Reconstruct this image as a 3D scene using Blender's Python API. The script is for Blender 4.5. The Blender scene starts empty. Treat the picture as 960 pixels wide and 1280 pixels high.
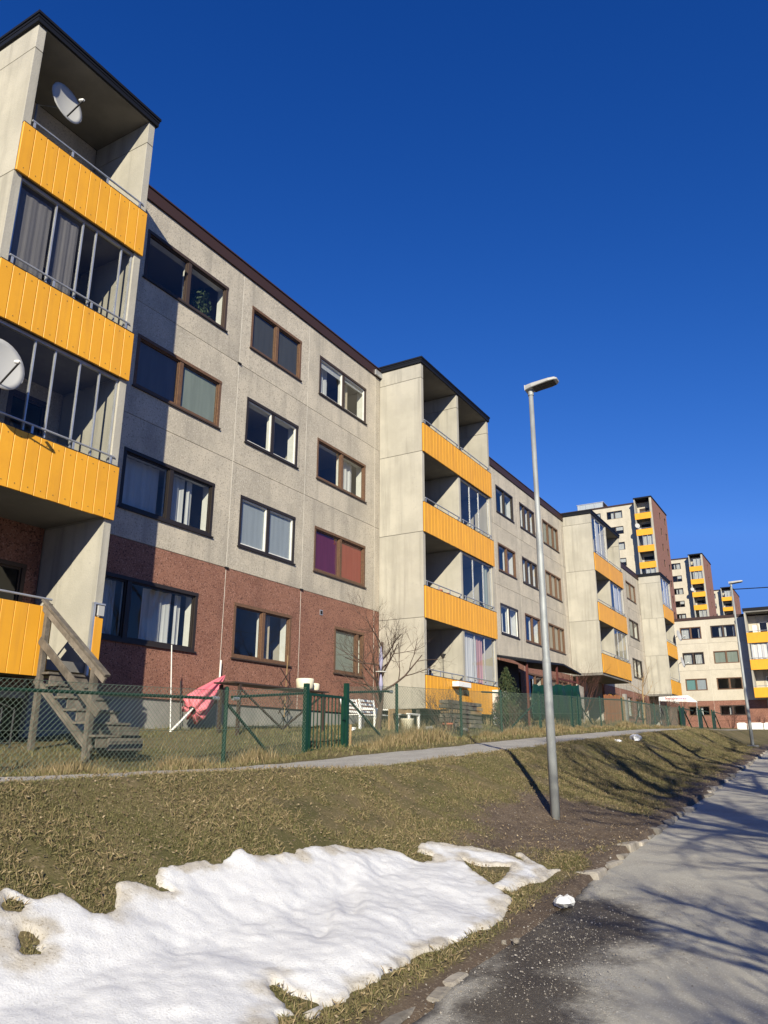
import bpy, math, random
import numpy as np
from mathutils import Vector, Matrix
R = math.radians
random.seed(7); rng = np.random.default_rng(7)
sc = bpy.context.scene
col = sc.collection

# ------------------------------------------------------------------ camera
YAW, PITCH, ROLL = R(30.388), R(17.103), R(.1536)
cam = bpy.data.objects.new('camera', bpy.data.cameras.new('camera')); col.objects.link(cam)
fw = Vector((math.cos(YAW)*math.cos(PITCH), math.sin(YAW)*math.cos(PITCH), math.sin(PITCH)))
r0 = Vector((math.sin(YAW), -math.cos(YAW), 0)); u0 = r0.cross(fw)
rt = r0*math.cos(ROLL)+u0*math.sin(ROLL); up = -r0*math.sin(ROLL)+u0*math.cos(ROLL)
cam.matrix_world = Matrix(((rt.x, up.x, -fw.x, 0), (rt.y, up.y, -fw.y, 0), (rt.z, up.z, -fw.z, 0), (0, 0, 0, 1)))
cam.data.sensor_fit = 'VERTICAL'; cam.data.sensor_height = 36; cam.data.lens = 36*966.68/1280
cam.data.clip_start = .05; cam.data.clip_end = 3000
sc.camera = cam
# ------------------------------------------------------------------ light
SUN = Vector((1.6, 1.0, -.93)).normalized()
world = bpy.data.worlds.new('World'); sc.world = world; world.use_nodes = True
nt = world.node_tree; nt.nodes.clear()
sky = nt.nodes.new('ShaderNodeTexSky'); sky.sky_type = 'NISHITA'; sky.sun_disc = False
sky.sun_elevation = math.asin(-SUN.z); sky.sun_rotation = math.atan2(-SUN.x, -SUN.y)
sky.altitude = 600; sky.air_density = 1.0; sky.dust_density = .0; sky.ozone_density = 5.0
sep = nt.nodes.new('ShaderNodeSeparateColor'); cmb = nt.nodes.new('ShaderNodeCombineColor')   # deep polarised blue: per-channel response
bgd = nt.nodes.new('ShaderNodeBackground'); bgd.inputs[1].default_value = .051
wo = nt.nodes.new('ShaderNodeOutputWorld')
nt.links.new(sky.outputs[0], sep.inputs[0])
for i, (k, e, top) in enumerate(((.44, 2.0, 1.3), (.86, 1.22, 3.7), (2.02, .941, 11.))):
    pw = nt.nodes.new('ShaderNodeMath'); pw.operation = 'POWER'; pw.inputs[1].default_value = e; nt.links.new(sep.outputs[i], pw.inputs[0])
    ml = nt.nodes.new('ShaderNodeMath'); ml.operation = 'MULTIPLY'; ml.inputs[1].default_value = k; nt.links.new(pw.outputs[0], ml.inputs[0])
    mn = nt.nodes.new('ShaderNodeMath'); mn.operation = 'MINIMUM'; mn.inputs[1].default_value = top; nt.links.new(ml.outputs[0], mn.inputs[0]); nt.links.new(mn.outputs[0], cmb.inputs[i])
nt.links.new(cmb.outputs[0], bgd.inputs[0]); nt.links.new(bgd.outputs[0], wo.inputs[0])
sl = bpy.data.lights.new('sun', 'SUN'); sl.energy = 5.0; sl.angle = R(.5); sl.color = (1, .92, .73)
so = bpy.data.objects.new('sun', sl); col.objects.link(so); so.location = (-20, -20, 30)
so.rotation_euler = SUN.to_track_quat('-Z', 'Y').to_euler()
sc.view_settings.view_transform = 'Standard'; sc.view_settings.look = 'None'
sc.view_settings.exposure = .56; sc.view_settings.gamma = 1

# ------------------------------------------------------------------ materials
M = {}
def L3(c): return (c[0], c[1], c[2], 1)
def mat(name, c1, c2=None, scale=4, rough=.8, bump=0, bscale=80, metal=0, speck=None, streak=None, rnd=0, aniso=None, island=None, detail=5, spec=.3, stain=None):
    m = bpy.data.materials.new(name); m.use_nodes = True; n = m.node_tree.nodes; l = m.node_tree.links
    b = n['Principled BSDF']; b.inputs['Roughness'].default_value = rough; b.inputs['Metallic'].default_value = metal
    b.inputs['Specular IOR Level'].default_value = spec
    tc = n.new('ShaderNodeTexCoord'); oi = n.new('ShaderNodeObjectInfo')
    add = n.new('ShaderNodeVectorMath'); add.operation = 'ADD'
    sc_ = n.new('ShaderNodeMath'); sc_.operation = 'MULTIPLY'; sc_.inputs[1].default_value = 37. if rnd else 0.
    l.new(oi.outputs['Random'], sc_.inputs[0]); l.new(tc.outputs['Object'], add.inputs[0]); l.new(sc_.outputs[0], add.inputs[1])
    co = add.outputs[0]
    def noise(s, d=detail, mp=None, r=.6):
        t = n.new('ShaderNodeTexNoise'); t.inputs['Scale'].default_value = s; t.inputs['Detail'].default_value = d; t.inputs['Roughness'].default_value = r
        if mp:
            mm = n.new('ShaderNodeMapping'); mm.inputs['Scale'].default_value = mp; l.new(co, mm.inputs[0]); l.new(mm.outputs[0], t.inputs[0])
        else: l.new(co, t.inputs[0])
        return t.outputs['Fac']
    def ramp(f, a, b_):
        q = n.new('ShaderNodeMapRange'); q.inputs[1].default_value = a; q.inputs[2].default_value = b_; q.interpolation_type = 'SMOOTHSTEP'; l.new(f, q.inputs[0]); return q.outputs[0]
    def mix(f, a, b_, mode='MIX'):
        q = n.new('ShaderNodeMix'); q.data_type = 'RGBA'; q.blend_type = mode
        if isinstance(f, float): q.inputs[0].default_value = f
        else: l.new(f, q.inputs[0])
        for i, v in ((6, a), (7, b_)):
            if isinstance(v, tuple): q.inputs[i].default_value = L3(v)
            else: l.new(v, q.inputs[i])
        return q.outputs[2]
    c = c1
    if c2: c = mix(ramp(noise(scale, mp=aniso), .32, .68), c1, c2)
    if island:
        g = n.new('ShaderNodeNewGeometry'); rp = n.new('ShaderNodeValToRGB'); rp.color_ramp.interpolation = 'LINEAR'
        e = rp.color_ramp.elements
        for i in range(len(island)-2): e.new(.5)
        for i, k in enumerate(island): e[i].position = i/(len(island)-1); e[i].color = L3(k)
        l.new(g.outputs['Random Per Island'], rp.inputs[0]); c = rp.outputs[0]
    if speck:
        for (sc2, ss, lo, hi) in speck: c = mix(ramp(noise(ss, 2), lo, hi), c, sc2)
    if streak: c = mix(ramp(noise(streak[1], 4, (1, 1, streak[3] if len(streak) > 3 else .06)), .45, .8), c, streak[0]) if streak[2] >= 1 else mix(math_mul(n, l, ramp(noise(streak[1], 4, (1, 1, .06)), .45, .8), streak[2]), c, streak[0])
    if stain: c = mix(math_mul(n, l, ramp(noise(stain[1], 6), .5, .75), stain[2]), c, stain[0])
    if rnd:
        hs = n.new('ShaderNodeHueSaturation'); mr = n.new('ShaderNodeMapRange'); mr.inputs[3].default_value = 1-rnd; mr.inputs[4].default_value = 1+rnd
        l.new(oi.outputs['Random'], mr.inputs[0]); l.new(mr.outputs[0], hs.inputs['Value'])
        if isinstance(c, tuple): hs.inputs['Color'].default_value = L3(c)
        else: l.new(c, hs.inputs['Color'])
        c = hs.outputs[0]
    if isinstance(c, tuple): b.inputs['Base Color'].default_value = L3(c)
    else: l.new(c, b.inputs['Base Color'])
    if bump:
        bp = n.new('ShaderNodeBump'); bp.inputs['Strength'].default_value = bump; bp.inputs['Distance'].default_value = .02
        l.new(noise(bscale, 4, aniso), bp.inputs['Height']); l.new(bp.outputs[0], b.inputs['Normal'])
    M[name] = m; return m
def math_mul(n, l, s, k):
    q = n.new('ShaderNodeMath'); q.operation = 'MULTIPLY'; q.inputs[1].default_value = k; l.new(s, q.inputs[0]); return q.outputs[0]
mat('aggregate', (.51, .455, .365), (.40, .36, .295), 1.2, .92, .6, 45, speck=[((.56, .51, .42), 30, .54, .64), ((.29, .26, .215), 27, .56, .66)], streak=((.25, .23, .195), 2.6, .7), rnd=.045, stain=((.29, .265, .22), .9, .5))
mat('concrete', (.43, .405, .345), (.355, .335, .285), 1.0, .9, .25, 30, streak=((.22, .208, .18), 3.5, .8), rnd=.03, stain=((.36, .34, .30), 2.2, .45), speck=[((.36, .34, .30), 12, .62, .75)])
mat('brown_aggregate', (.265, .128, .088), (.215, .10, .07), 1.5, .9, .6, 70, speck=[((.36, .20, .155), 32, .56, .64), ((.075, .035, .028), 28, .56, .64)], rnd=.04, stain=((.12, .06, .045), 1.1, .4))
mat('cream_panel', (.52, .47, .375), (.46, .415, .33), 1.2, .92, .4, 45, speck=[((.60, .55, .45), 30, .54, .66)], streak=((.36, .325, .265), 1.6, .4), rnd=.03)
mat('plinth', (.30, .29, .265), (.22, .215, .20), 1.5, .9, .3, 40, streak=((.16, .155, .145), 2, .5))
mat('sealant', (.74, .70, .60), (.58, .54, .46), 3, .7)
mat('brick', (.27, .135, .10), (.22, .11, .085), 2, .9, .3, 30, speck=[((.33, .19, .15), 25, .56, .66)])
mat('red_post', (.10, .03, .024), rough=.7)
mat('yellow', (.76, .365, .03), (.71, .335, .028), 1.5, .45, 0, rnd=.035, stain=((.60, .27, .03), 1.6, .35), streak=((.50, .23, .04), 7, .45))
mat('yellow_gap', (.20, .10, .02), rough=.9)
mat('fascia', (.008, .009, .013), rough=.6, spec=.2)
mat('fascia_brown', (.045, .024, .02), rough=.55)
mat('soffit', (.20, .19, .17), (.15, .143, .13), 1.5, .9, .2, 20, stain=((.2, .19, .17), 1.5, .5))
mat('frame_brown', (.155, .088, .052), (.11, .062, .038), 3, .6, aniso=(6, 6, 6), rnd=.1)
mat('frame_black', (.026, .021, .019), rough=.45, rnd=.15)
mat('frame_dark', (.055, .038, .03), rough=.5, rnd=.15)
mat('white_paint', (.76, .75, .71), (.68, .67, .62), 5, .5)
mat('interior', (.42, .39, .34), rough=.9)
mat('aluminium', (.58, .59, .60), (.47, .48, .49), 3, .38, metal=.6)
mat('galvanised', (.36, .38, .385), (.25, .265, .27), 5, .62, metal=.3, aniso=(1, 1, .35))
mat('dark_metal', (.05, .05, .052), rough=.5, metal=.3)
mat('grey_plastic', (.40, .40, .39), rough=.5)
mat('green_paint', (.006, .042, .026), (.004, .032, .02), 6, .5)
mat('green_wire', (.10, .135, .105), rough=.6)
mat('green_tarp', (.004, .036, .023), (.003, .026, .017), 3, .55, .3, 8)
mat('grey_wood', (.185, .16, .13), (.10, .088, .072), 5, .85, .5, 30, aniso=(1, 1, 1), rnd=.18, streak=((.10, .085, .07), 14, .7))
mat('tan_wood', (.36, .25, .13), (.27, .18, .09), 5, .8, .3, 30, rnd=.15)
mat('orange_wood', (.33, .115, .04), (.24, .12, .06), 2, .8, .3, 30, rnd=.15)
mat('bark', (.115, .09, .07), (.07, .055, .043), 9, .95, .7, 25, aniso=(1, 1, .3))
mat('twig', (.10, .065, .05), (.07, .05, .04), 6, .9)
mat('twig_red', (.11, .045, .035), (.07, .04, .032), 6, .9)
mat('pink', (.78, .17, .22), (.70, .22, .26), 4, .7)
mat('white_plastic', (.78, .78, .75), rough=.45)
mat('cream_plastic', (.74, .69, .52), rough=.5)
mat('lavender', (.30, .29, .42), rough=.4)
mat('terracotta', (.36, .12, .07), rough=.85)
mat('black', (.012, .012, .013), rough=.6)
mat('banner', (.8, .77, .76), rough=.6)
mat('red_ink', (.55, .05, .07), rough=.6); mat('violet_ink', (.35, .16, .42), rough=.6)
mat('leaf_green', (.05, .085, .035), (.035, .06, .025), 20, .6, island=[(.03, .055, .022), (.06, .095, .04), (.085, .10, .045)])
mat('needle', (.035, .06, .025), island=[(.02, .04, .018), (.045, .07, .03), (.08, .085, .035)], rough=.7)
mat('blade', (.1, .1, .04), island=[(.085, .074, .03), (.19, .155, .075), (.065, .074, .023), (.28, .225, .125), (.10, .105, .034), (.14, .125, .048), (.11, .115, .04)], rough=.75)
mat('straw', (.3, .22, .11), island=[(.17, .125, .062), (.27, .20, .11), (.10, .09, .035), (.32, .245, .14), (.09, .085, .03)], rough=.8)
mat('dead_leaf', (.2, .12, .06), island=[(.15, .10, .055), (.27, .20, .115), (.09, .06, .035), (.38, .30, .19), (.24, .19, .10)], rough=.8)
mat('stone', (.33, .295, .245), (.22, .20, .17), 6, .9, .5, 25, rnd=.28, stain=((.12, .10, .075), 5, .85))
mat('grit', (.5, .47, .42), island=[(.20, .185, .16), (.40, .37, .32), (.28, .24, .19), (.52, .49, .44)], rough=.9)
mat('snow', (.64, .65, .68), (.58, .59, .62), 3, .65, .35, 60, speck=[((.50, .475, .43), 2.2, .62, .85)], spec=.25)
mat('path_gravel', (.40, .385, .355), (.31, .295, .27), 2.5, .95, .6, 70, speck=[((.46, .44, .41), 70, .55, .66), ((.15, .14, .125), 60, .58, .68)])
for nm, c in (('curtain_white', (.72, .72, .72)), ('curtain_grey', (.22, .21, .22)), ('curtain_greygreen', (.36, .41, .36)), ('curtain_red', (.50, .10, .07)), ('curtain_purple', (.20, .03, .08)), ('curtain_beige', (.55, .48, .38)), ('curtain_teal', (.22, .42, .42)), ('curtain_pink', (.62, .36, .36)), ('blind_blue', (.50, .55, .60)), ('blind_dark', (.10, .105, .11))):
    m = mat(nm, c, tuple(.85*k for k in c), 3, .9, aniso=(3, 3, .3))
    n = m.node_tree.nodes; l = m.node_tree.links; b = n['Principled BSDF']; tr = n.new('ShaderNodeBsdfTranslucent'); tr.inputs[0].default_value = L3(c)
    mx = n.new('ShaderNodeMixShader'); mx.inputs[0].default_value = .25; o = n['Material Output']
    l.new(b.outputs[0], mx.inputs[1]); l.new(tr.outputs[0], mx.inputs[2]); l.new(mx.outputs[0], o.inputs[0])
def glass(name, tint, k, wob=.02):
    m = bpy.data.materials.new(name); m.use_nodes = True; n = m.node_tree.nodes; l = m.node_tree.links; n.remove(n['Principled BSDF'])
    lw = n.new('ShaderNodeLayerWeight'); lw.inputs[0].default_value = .5
    fr = n.new('ShaderNodeMath'); fr.operation = 'POWER'; fr.inputs[1].default_value = 4.; l.new(lw.outputs['Facing'], fr.inputs[0])
    mu = n.new('ShaderNodeMath'); mu.operation = 'MULTIPLY_ADD'; mu.use_clamp = True; mu.inputs[1].default_value = .9; mu.inputs[2].default_value = .05*k
    t = n.new('ShaderNodeBsdfTransparent'); t.inputs[0].default_value = L3(tint)
    g = n.new('ShaderNodeBsdfGlossy'); g.inputs['Roughness'].default_value = .015
    tc = n.new('ShaderNodeTexCoord'); no = n.new('ShaderNodeTexNoise'); no.inputs['Scale'].default_value = 1.1; no.inputs['Detail'].default_value = 1
    bp = n.new('ShaderNodeBump'); bp.inputs['Strength'].default_value = wob; bp.inputs['Distance'].default_value = .3
    l.new(tc.outputs['Object'], no.inputs[0]); l.new(no.outputs[0], bp.inputs['Height']); l.new(bp.outputs[0], g.inputs['Normal'])
    mx = n.new('ShaderNodeMixShader'); l.new(fr.outputs[0], mu.inputs[0]); l.new(mu.outputs[0], mx.inputs[0]); l.new(t.outputs[0], mx.inputs[1]); l.new(g.outputs[0], mx.inputs[2])
    l.new(mx.outputs[0], n['Material Output'].inputs[0]); M[name] = m
glass('glass', (.84, .86, .85), 1.1); glass('balcony_glass', (.90, .91, .90), .7)

# ------------------------------------------------------------------ mesh helpers
class MB:
    def __init__(s): s.v = []; s.f = []
    def add(s, vs, fs):
        k = len(s.v); s.v += [tuple(p) for p in vs]; s.f += [tuple(i+k for i in q) for q in fs]; return s
    def box(s, x0, x1, y0, y1, z0, z1):
        return s.add([(x0, y0, z0), (x1, y0, z0), (x1, y1, z0), (x0, y1, z0), (x0, y0, z1), (x1, y0, z1), (x1, y1, z1), (x0, y1, z1)],
                     [(0, 3, 2, 1), (4, 5, 6, 7), (0, 1, 5, 4), (1, 2, 6, 5), (2, 3, 7, 6), (3, 0, 4, 7)])
    def bar(s, p, q, w, h, upv=(0, 0, 1)):
        p = Vector(p); q = Vector(q); d = (q-p).normalized(); u = Vector(upv)
        if abs(d.dot(u)) > .98: u = Vector((1, 0, 0))
        a = d.cross(u).normalized(); b = a.cross(d).normalized(); vs = []
        for e in (p, q):
            for i, j in ((-1, -1), (1, -1), (1, 1), (-1, 1)): vs.append(e+a*(i*w/2)+b*(j*h/2))
        return s.add(vs, [(0, 1, 2, 3), (7, 6, 5, 4), (0, 4, 5, 1), (1, 5, 6, 2), (2, 6, 7, 3), (3, 7, 4, 0)])
    def tube(s, pts, rad, n=8, cap=True):
        pts = [Vector(p) for p in pts]
        if not hasattr(rad, '__len__'): rad = [rad]*len(pts)
        vs = []; fs = []
        for i, p in enumerate(pts):
            d = (pts[min(i+1, len(pts)-1)]-pts[max(i-1, 0)]).normalized()
            u = Vector((0, 0, 1)) if abs(d.z) < .9 else Vector((1, 0, 0))
            a = d.cross(u).normalized(); b = a.cross(d)
            for k in range(n):
                t = 2*math.pi*k/n; vs.append(p+(a*math.cos(t)+b*math.sin(t))*rad[i])
        for i in range(len(pts)-1):
            for k in range(n): fs.append((i*n+k, i*n+(k+1) % n, (i+1)*n+(k+1) % n, (i+1)*n+k))
        if cap: fs.append(tuple(range(n))[::-1]); fs.append(tuple(range((len(pts)-1)*n, len(pts)*n)))
        return s.add(vs, fs)
    def lathe(s, c, prof, n=16):
        vs = []; fs = []
        for (r, z) in prof:
            for k in range(n): t = 2*math.pi*k/n; vs.append((c[0]+r*math.cos(t), c[1]+r*math.sin(t), c[2]+z))
        for i in range(len(prof)-1):
            for k in range(n): fs.append((i*n+k, i*n+(k+1) % n, (i+1)*n+(k+1) % n, (i+1)*n+k))
        fs.append(tuple(range(n))[::-1]); fs.append(tuple(range((len(prof)-1)*n, len(prof)*n)))
        return s.add(vs, fs)
    def build(s, name, m, parent=None, origin=None, smooth=False, bevel=0, kind=None):
        base = wpos(parent) if parent else Vector((0, 0, 0))
        org = Vector(origin) if origin is not None else (base if parent else Vector((0, 0, 0)))
        me = bpy.data.meshes.new(name); me.from_pydata([(x-org.x, y-org.y, z-org.z) for x, y, z in s.v], [], s.f); me.update()
        return link(name, me, m, parent, org, smooth, bevel, kind)
def wpos(o):
    p = Vector((0, 0, 0))
    while o: p += o.location; o = o.parent
    return p
def link(name, me, m, parent=None, org=(0, 0, 0), smooth=False, bevel=0, kind=None):
    if m and not me.materials: me.materials.append(M[m] if isinstance(m, str) else m)
    if smooth: me.polygons.foreach_set('use_smooth', [True]*len(me.polygons))
    o = bpy.data.objects.new(name, me); col.objects.link(o); o.parent = parent
    o.location = Vector(org)-(wpos(parent) if parent else Vector((0, 0, 0)))
    if bevel:
        b = o.modifiers.new('bevel', 'BEVEL'); b.width = bevel; b.segments = 1; b.limit_method = 'ANGLE'
    if kind: o['kind'] = kind
    return o
def tag(o, label, cat, group=None):
    o['label'] = label; o['category'] = cat
    if group: o['group'] = group
    return o
def thing(name, loc, label, cat, group=None):
    o = bpy.data.objects.new(name, None); col.objects.link(o); o.location = loc; o.empty_display_size = .2
    return tag(o, label, cat, group)
def npmesh(name, V, Fc, m, kind=None, parent=None, smooth=False):
    V = np.asarray(V, dtype=np.float32).reshape(-1, 3); Fc = np.asarray(Fc, dtype=np.int32); k = Fc.shape[1]
    me = bpy.data.meshes.new(name); me.vertices.add(len(V)); me.vertices.foreach_set('co', V.ravel())
    me.loops.add(Fc.size); me.loops.foreach_set('vertex_index', Fc.ravel()); me.polygons.add(len(Fc))
    me.polygons.foreach_set('loop_start', np.arange(0, Fc.size, k, dtype=np.int32)); me.polygons.foreach_set('loop_total', np.full(len(Fc), k, dtype=np.int32))
    me.update(calc_edges=True); me.validate()
    return link(name, me, m, parent, wpos(parent) if parent else (0, 0, 0), smooth, 0, kind)
# value noise for terrain and snow relief
_T = rng.random((256, 256))
def vn(x, y):
    x = np.asarray(x, float); y = np.asarray(y, float); xi = np.floor(x).astype(int); yi = np.floor(y).astype(int); fx = x-xi; fy = y-yi
    fx = fx*fx*(3-2*fx); fy = fy*fy*(3-2*fy); g = lambda a, b: _T[a % 256, b % 256]
    return (g(xi, yi)*(1-fx)+g(xi+1, yi)*fx)*(1-fy)+(g(xi, yi+1)*(1-fx)+g(xi+1, yi+1)*fx)*fy-.5
def fbm(x, y, o=4): return sum(vn(x*2**i+17*i, y*2**i+9*i)/2**i for i in range(o))

# ------------------------------------------------------------------ terrain
F, B = 12.325, 10.735
def roadz(X): return np.interp(X, [-80, 33, 60, 90, 120, 260, 900], [-5.3, 0.0, .9, 1.9, 3, 6, 10])
def fencez(X): return np.interp(X, [-80, 0, 5.5, 9.36, 11.45, 12.7, 14.7, 17.9, 20.5, 24, 28, 34, 44, 60, 90, 112, 135, 260, 900], [-3.5, -.44, -.36, -.26, -.07, .02, .17, .29, .40, .56, .70, .95, 1.1, 1.5, 2.1, 3, 12, 14, 16])
def pathz(X): return np.interp(X, [-80, 0, 5, 8.3, 10, 11.4, 14, 18, 28, 34, 44, 60, 90, 112, 135, 260, 900], [-3.6, -.34, -.28, -.25, -.19, -.11, .0, .20, .62, .84, 1.0, 1.4, 2.0, 2.9, 12, 14, 16])
def kerby(X): return 2.2+.021*np.clip(X, -20, 40)
def hz(X, Y, bumps=True):
    X = np.asarray(X, float); Y = np.asarray(Y, float); yk = kerby(X); zr = roadz(X); zf = fencez(X); zp = pathz(X)
    t = (Y-yk)/(5.35-yk); fr = np.interp(t, [0, .2, .425, .59, .81, .92, 1.06], [.07, .11, .22, .44, .77, .92, 1])
    low = np.clip((X-7)/1.5, 0, 1); fr = np.where(t < .2, np.interp(t, [0, .2], [0, .11])*(1-low)+fr*low, fr)
    bank = zr+(zp-zr)*fr+.11*np.clip(1-np.abs(Y-5.3)/.35, 0, 1)*np.clip((10-X)/3, 0, 1)
    rise = np.interp(X, [0, 8, 10, 12, 14, 19, 34, 60], [.42, .45, .5, .42, .35, .36, .22, .2])
    yard = np.where(Y < 7.6, zp, zp+(zf-zp)*np.clip((Y-7.6)/.6, 0, 1)+rise*np.clip((Y-8.2)/3.9, 0, 1))
    z = np.where(Y < yk, zr-.06*np.clip((yk-Y)/.12, 0, 1), np.where(Y < 5.6, np.where(t < 1.06, bank, zp), yard))
    z = np.where(Y < -2.3, zr-.06+.14*np.clip((-2.3-Y)/.4, 0, 1)+.02*np.clip(-2.7-Y, 0, 40), z)
    if bumps:
        w = np.clip((Y-yk)/.3, 0, 1)*np.clip(np.maximum(5.3-Y, Y-7.7)/.3, 0, 1)
        z = z+w*(.07*fbm(X*.9, Y*.9, 3)+.02*fbm(X*4, Y*4, 3)+.010*fbm(X*13, Y*13, 2))
    return z
def H(x, y): return float(hz(x, y))
def axis(segs):
    out = []
    for a, b, st in segs: out += list(np.arange(a, b, st))
    return np.array(out+[segs[-1][1]])
gx = axis([(-80, 0, 4), (0, 16, .07), (16, 40, .3), (40, 100, 2), (100, 280, 8), (280, 900, 60)])
gy = axis([(-300, -20, 20), (-20, 1.5, 1), (1.5, 5.6, .055), (5.6, 9, .12), (9, 13, .25), (13, 40, 3), (40, 300, 20)])
def grid_faces(nx, ny):
    i = np.arange(nx-1)[:, None]*ny+np.arange(ny-1)[None]; i = i.ravel(); return np.stack([i, i+ny, i+ny+1, i+1], 1)
GX, GY = np.meshgrid(gx, gy, indexing='ij')
def mudmask(X, Y):
    yk = kerby(X)
    a = np.clip(1-(Y-yk)/np.where(X < 8.5, .36, .75), 0, 1)*1.1
    lamp = np.clip(1.15-np.hypot((X-10.4)/2.6, (Y-3.3)/1.15), 0, 1)*1.8
    lip = np.clip(1-np.abs(Y-5.35)/.25, 0, 1)*.35
    return np.clip(np.maximum(np.maximum(a, lamp), lip)+.55*fbm(X*1.6, Y*1.6, 4)-.05, 0, 1)
ground = npmesh('ground', np.stack([GX, GY, hz(GX, GY)], -1), grid_faces(len(gx), len(gy)), None, 'structure', smooth=True)
at = ground.data.attributes.new('mud', 'FLOAT', 'POINT'); at.data.foreach_set('value', mudmask(GX, GY).ravel().astype(np.float32))
def attr_mat(name, attr, dry, wet, rough, rough2, bump, bscale):
    """two procedural looks (each: three colours at three noise scales) blended by a painted mask attribute"""
    m = bpy.data.materials.new(name); m.use_nodes = True; n = m.node_tree.nodes; l = m.node_tree.links; b = n['Principled BSDF']
    tc = n.new('ShaderNodeTexCoord')
    def nz(s, d=4):
        t = n.new('ShaderNodeTexNoise'); t.inputs['Scale'].default_value = s; t.inputs['Detail'].default_value = d; t.inputs['Roughness'].default_value = .65; l.new(tc.outputs['Object'], t.inputs[0]); return t.outputs[0]
    def mr(f, a, c):
        q = n.new('ShaderNodeMapRange'); q.interpolation_type = 'SMOOTHSTEP'; q.inputs[1].default_value = a; q.inputs[2].default_value = c; l.new(f, q.inputs[0]); return q.outputs[0]
    def mix(f, a, c):
        q = n.new('ShaderNodeMix'); q.data_type = 'RGBA'; l.new(f, q.inputs[0])
        for i, v in ((6, a), (7, c)):
            if isinstance(v, tuple): q.inputs[i].default_value = L3(v)
            else: l.new(v, q.inputs[i])
        return q.outputs[2]
    def look(p): return mix(mr(nz(p[4], 2), .56, .68), mix(mr(nz(p[3]), .35, .65), p[0], p[1]), p[2])
    a = n.new('ShaderNodeAttribute'); a.attribute_name = attr
    s = n.new('ShaderNodeMath'); s.operation = 'MULTIPLY_ADD'; s.inputs[1].default_value = 1; l.new(a.outputs['Fac'], s.inputs[0])
    k = n.new('ShaderNodeMath'); k.operation = 'MULTIPLY_ADD'; k.inputs[1].default_value = .5; k.inputs[2].default_value = -.25; l.new(nz(18), k.inputs[0]); l.new(k.outputs[0], s.inputs[2])
    f = mr(s.outputs[0], .15, .7)
    l.new(mix(f, look(dry), look(wet)), b.inputs['Base Color'])
    rr = n.new('ShaderNodeMapRange'); rr.inputs[3].default_value = rough; rr.inputs[4].default_value = rough2; l.new(f, rr.inputs[0]); l.new(rr.outputs[0], b.inputs['Roughness'])
    b.inputs['Specular IOR Level'].default_value = .25
    bp = n.new('ShaderNodeBump'); bp.inputs['Strength'].default_value = bump; bp.inputs['Distance'].default_value = .03; l.new(nz(bscale, 6), bp.inputs['Height']); l.new(bp.outputs[0], b.inputs['Normal'])
    M[name] = m; return m
ground.data.materials.append(attr_mat('turf', 'mud', ((.085, .078, .028), (.14, .11, .055), (.22, .17, .10), 1.5, 30), ((.125, .092, .064), (.088, .064, .046), (.21, .17, .125), 3, 40), .95, .85, .55, 55))
# road
rx = axis([(-80, 0, 4), (0, 14, .1), (14, 40, .4), (40, 120, 4), (120, 900, 60)]); rv = np.concatenate([[0, .004], np.linspace(.02, 1, 50)])
RX, RV = np.meshgrid(rx, rv, indexing='ij'); edge = kerby(RX)+.05+np.where(RX < 8, .22*fbm(RX*1.3, RX*0+3, 4), 0)
RY = edge+(-2.35-edge)*RV
RZ = roadz(RX)-np.where(RV < .003, .08, 0)+.012*fbm(RX*.7, RY*.7, 3)-.03*np.clip(1-np.hypot((RX-6.2)/1.8, (RY-2.0)/.7), 0, 1)
road = npmesh('road', np.stack([RX, RY, RZ], -1), grid_faces(len(rx), len(rv)), None, 'structure', smooth=True)
wet = np.clip(1.15-np.hypot((RX-5.7-.9*(RY-2))/1.9, (RY-2.1)/.80), 0, 1)*1.15+.75*fbm(RX*1.7, RY*1.7, 5)*np.clip(2.2-np.hypot((RX-5.7)/2, (RY-2.0)/.75), 0, 1)
wet = np.maximum(wet, np.clip(1-(edge-RY)/.10, 0, 1)*.6)
at = road.data.attributes.new('wet', 'FLOAT', 'POINT'); at.data.foreach_set('value', np.clip(wet, 0, 1).ravel().astype(np.float32))
road.data.materials.append(attr_mat('asphalt', 'wet', ((.41, .39, .335), (.335, .315, .275), (.54, .52, .46), 1.2, 75), ((.085, .074, .060), (.058, .050, .042), (.16, .138, .11), 2.5, 60), .9, .55, .5, 90))
# path
px = axis([(-80, 0, 4), (0, 40, .2), (40, 110, 3)]); pv = np.linspace(0, 1, 16)
PX, PV = np.meshgrid(px, pv, indexing='ij'); y0 = 5.45+.10*fbm(PX*1.1, PX*0+2, 4); y1 = 7.45+.16*fbm(PX*1.1, PX*0+7, 4)
PY = y0+(y1-y0)*PV
PZ = hz(PX, PY, False)+.012+.012*fbm(PX*2, PY*2, 3)-np.where((PV < .01) | (PV > .99), .05, 0)
npmesh('path', np.stack([PX, PY, PZ], -1), grid_faces(len(px), len(pv)), 'path_gravel', 'structure', smooth=True)

# pixel -> ground (calibrated against the photograph), used to set the outline of the snow and loose stones
def ray(u, v):
    d = fw*966.68+rt*(u-480)+up*(640-v); return d
def gpt(u, v, off=0):
    d = ray(u, v); t = .5/d.length
    while t*d.length < 60:
        p = d*t
        zz = float(roadz(p.x)) if p.y < kerby(p.x) else float(hz(p.x, p.y, False))
        if p.z < zz+off: return p
        t += .01/d.length
    return d*t

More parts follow.
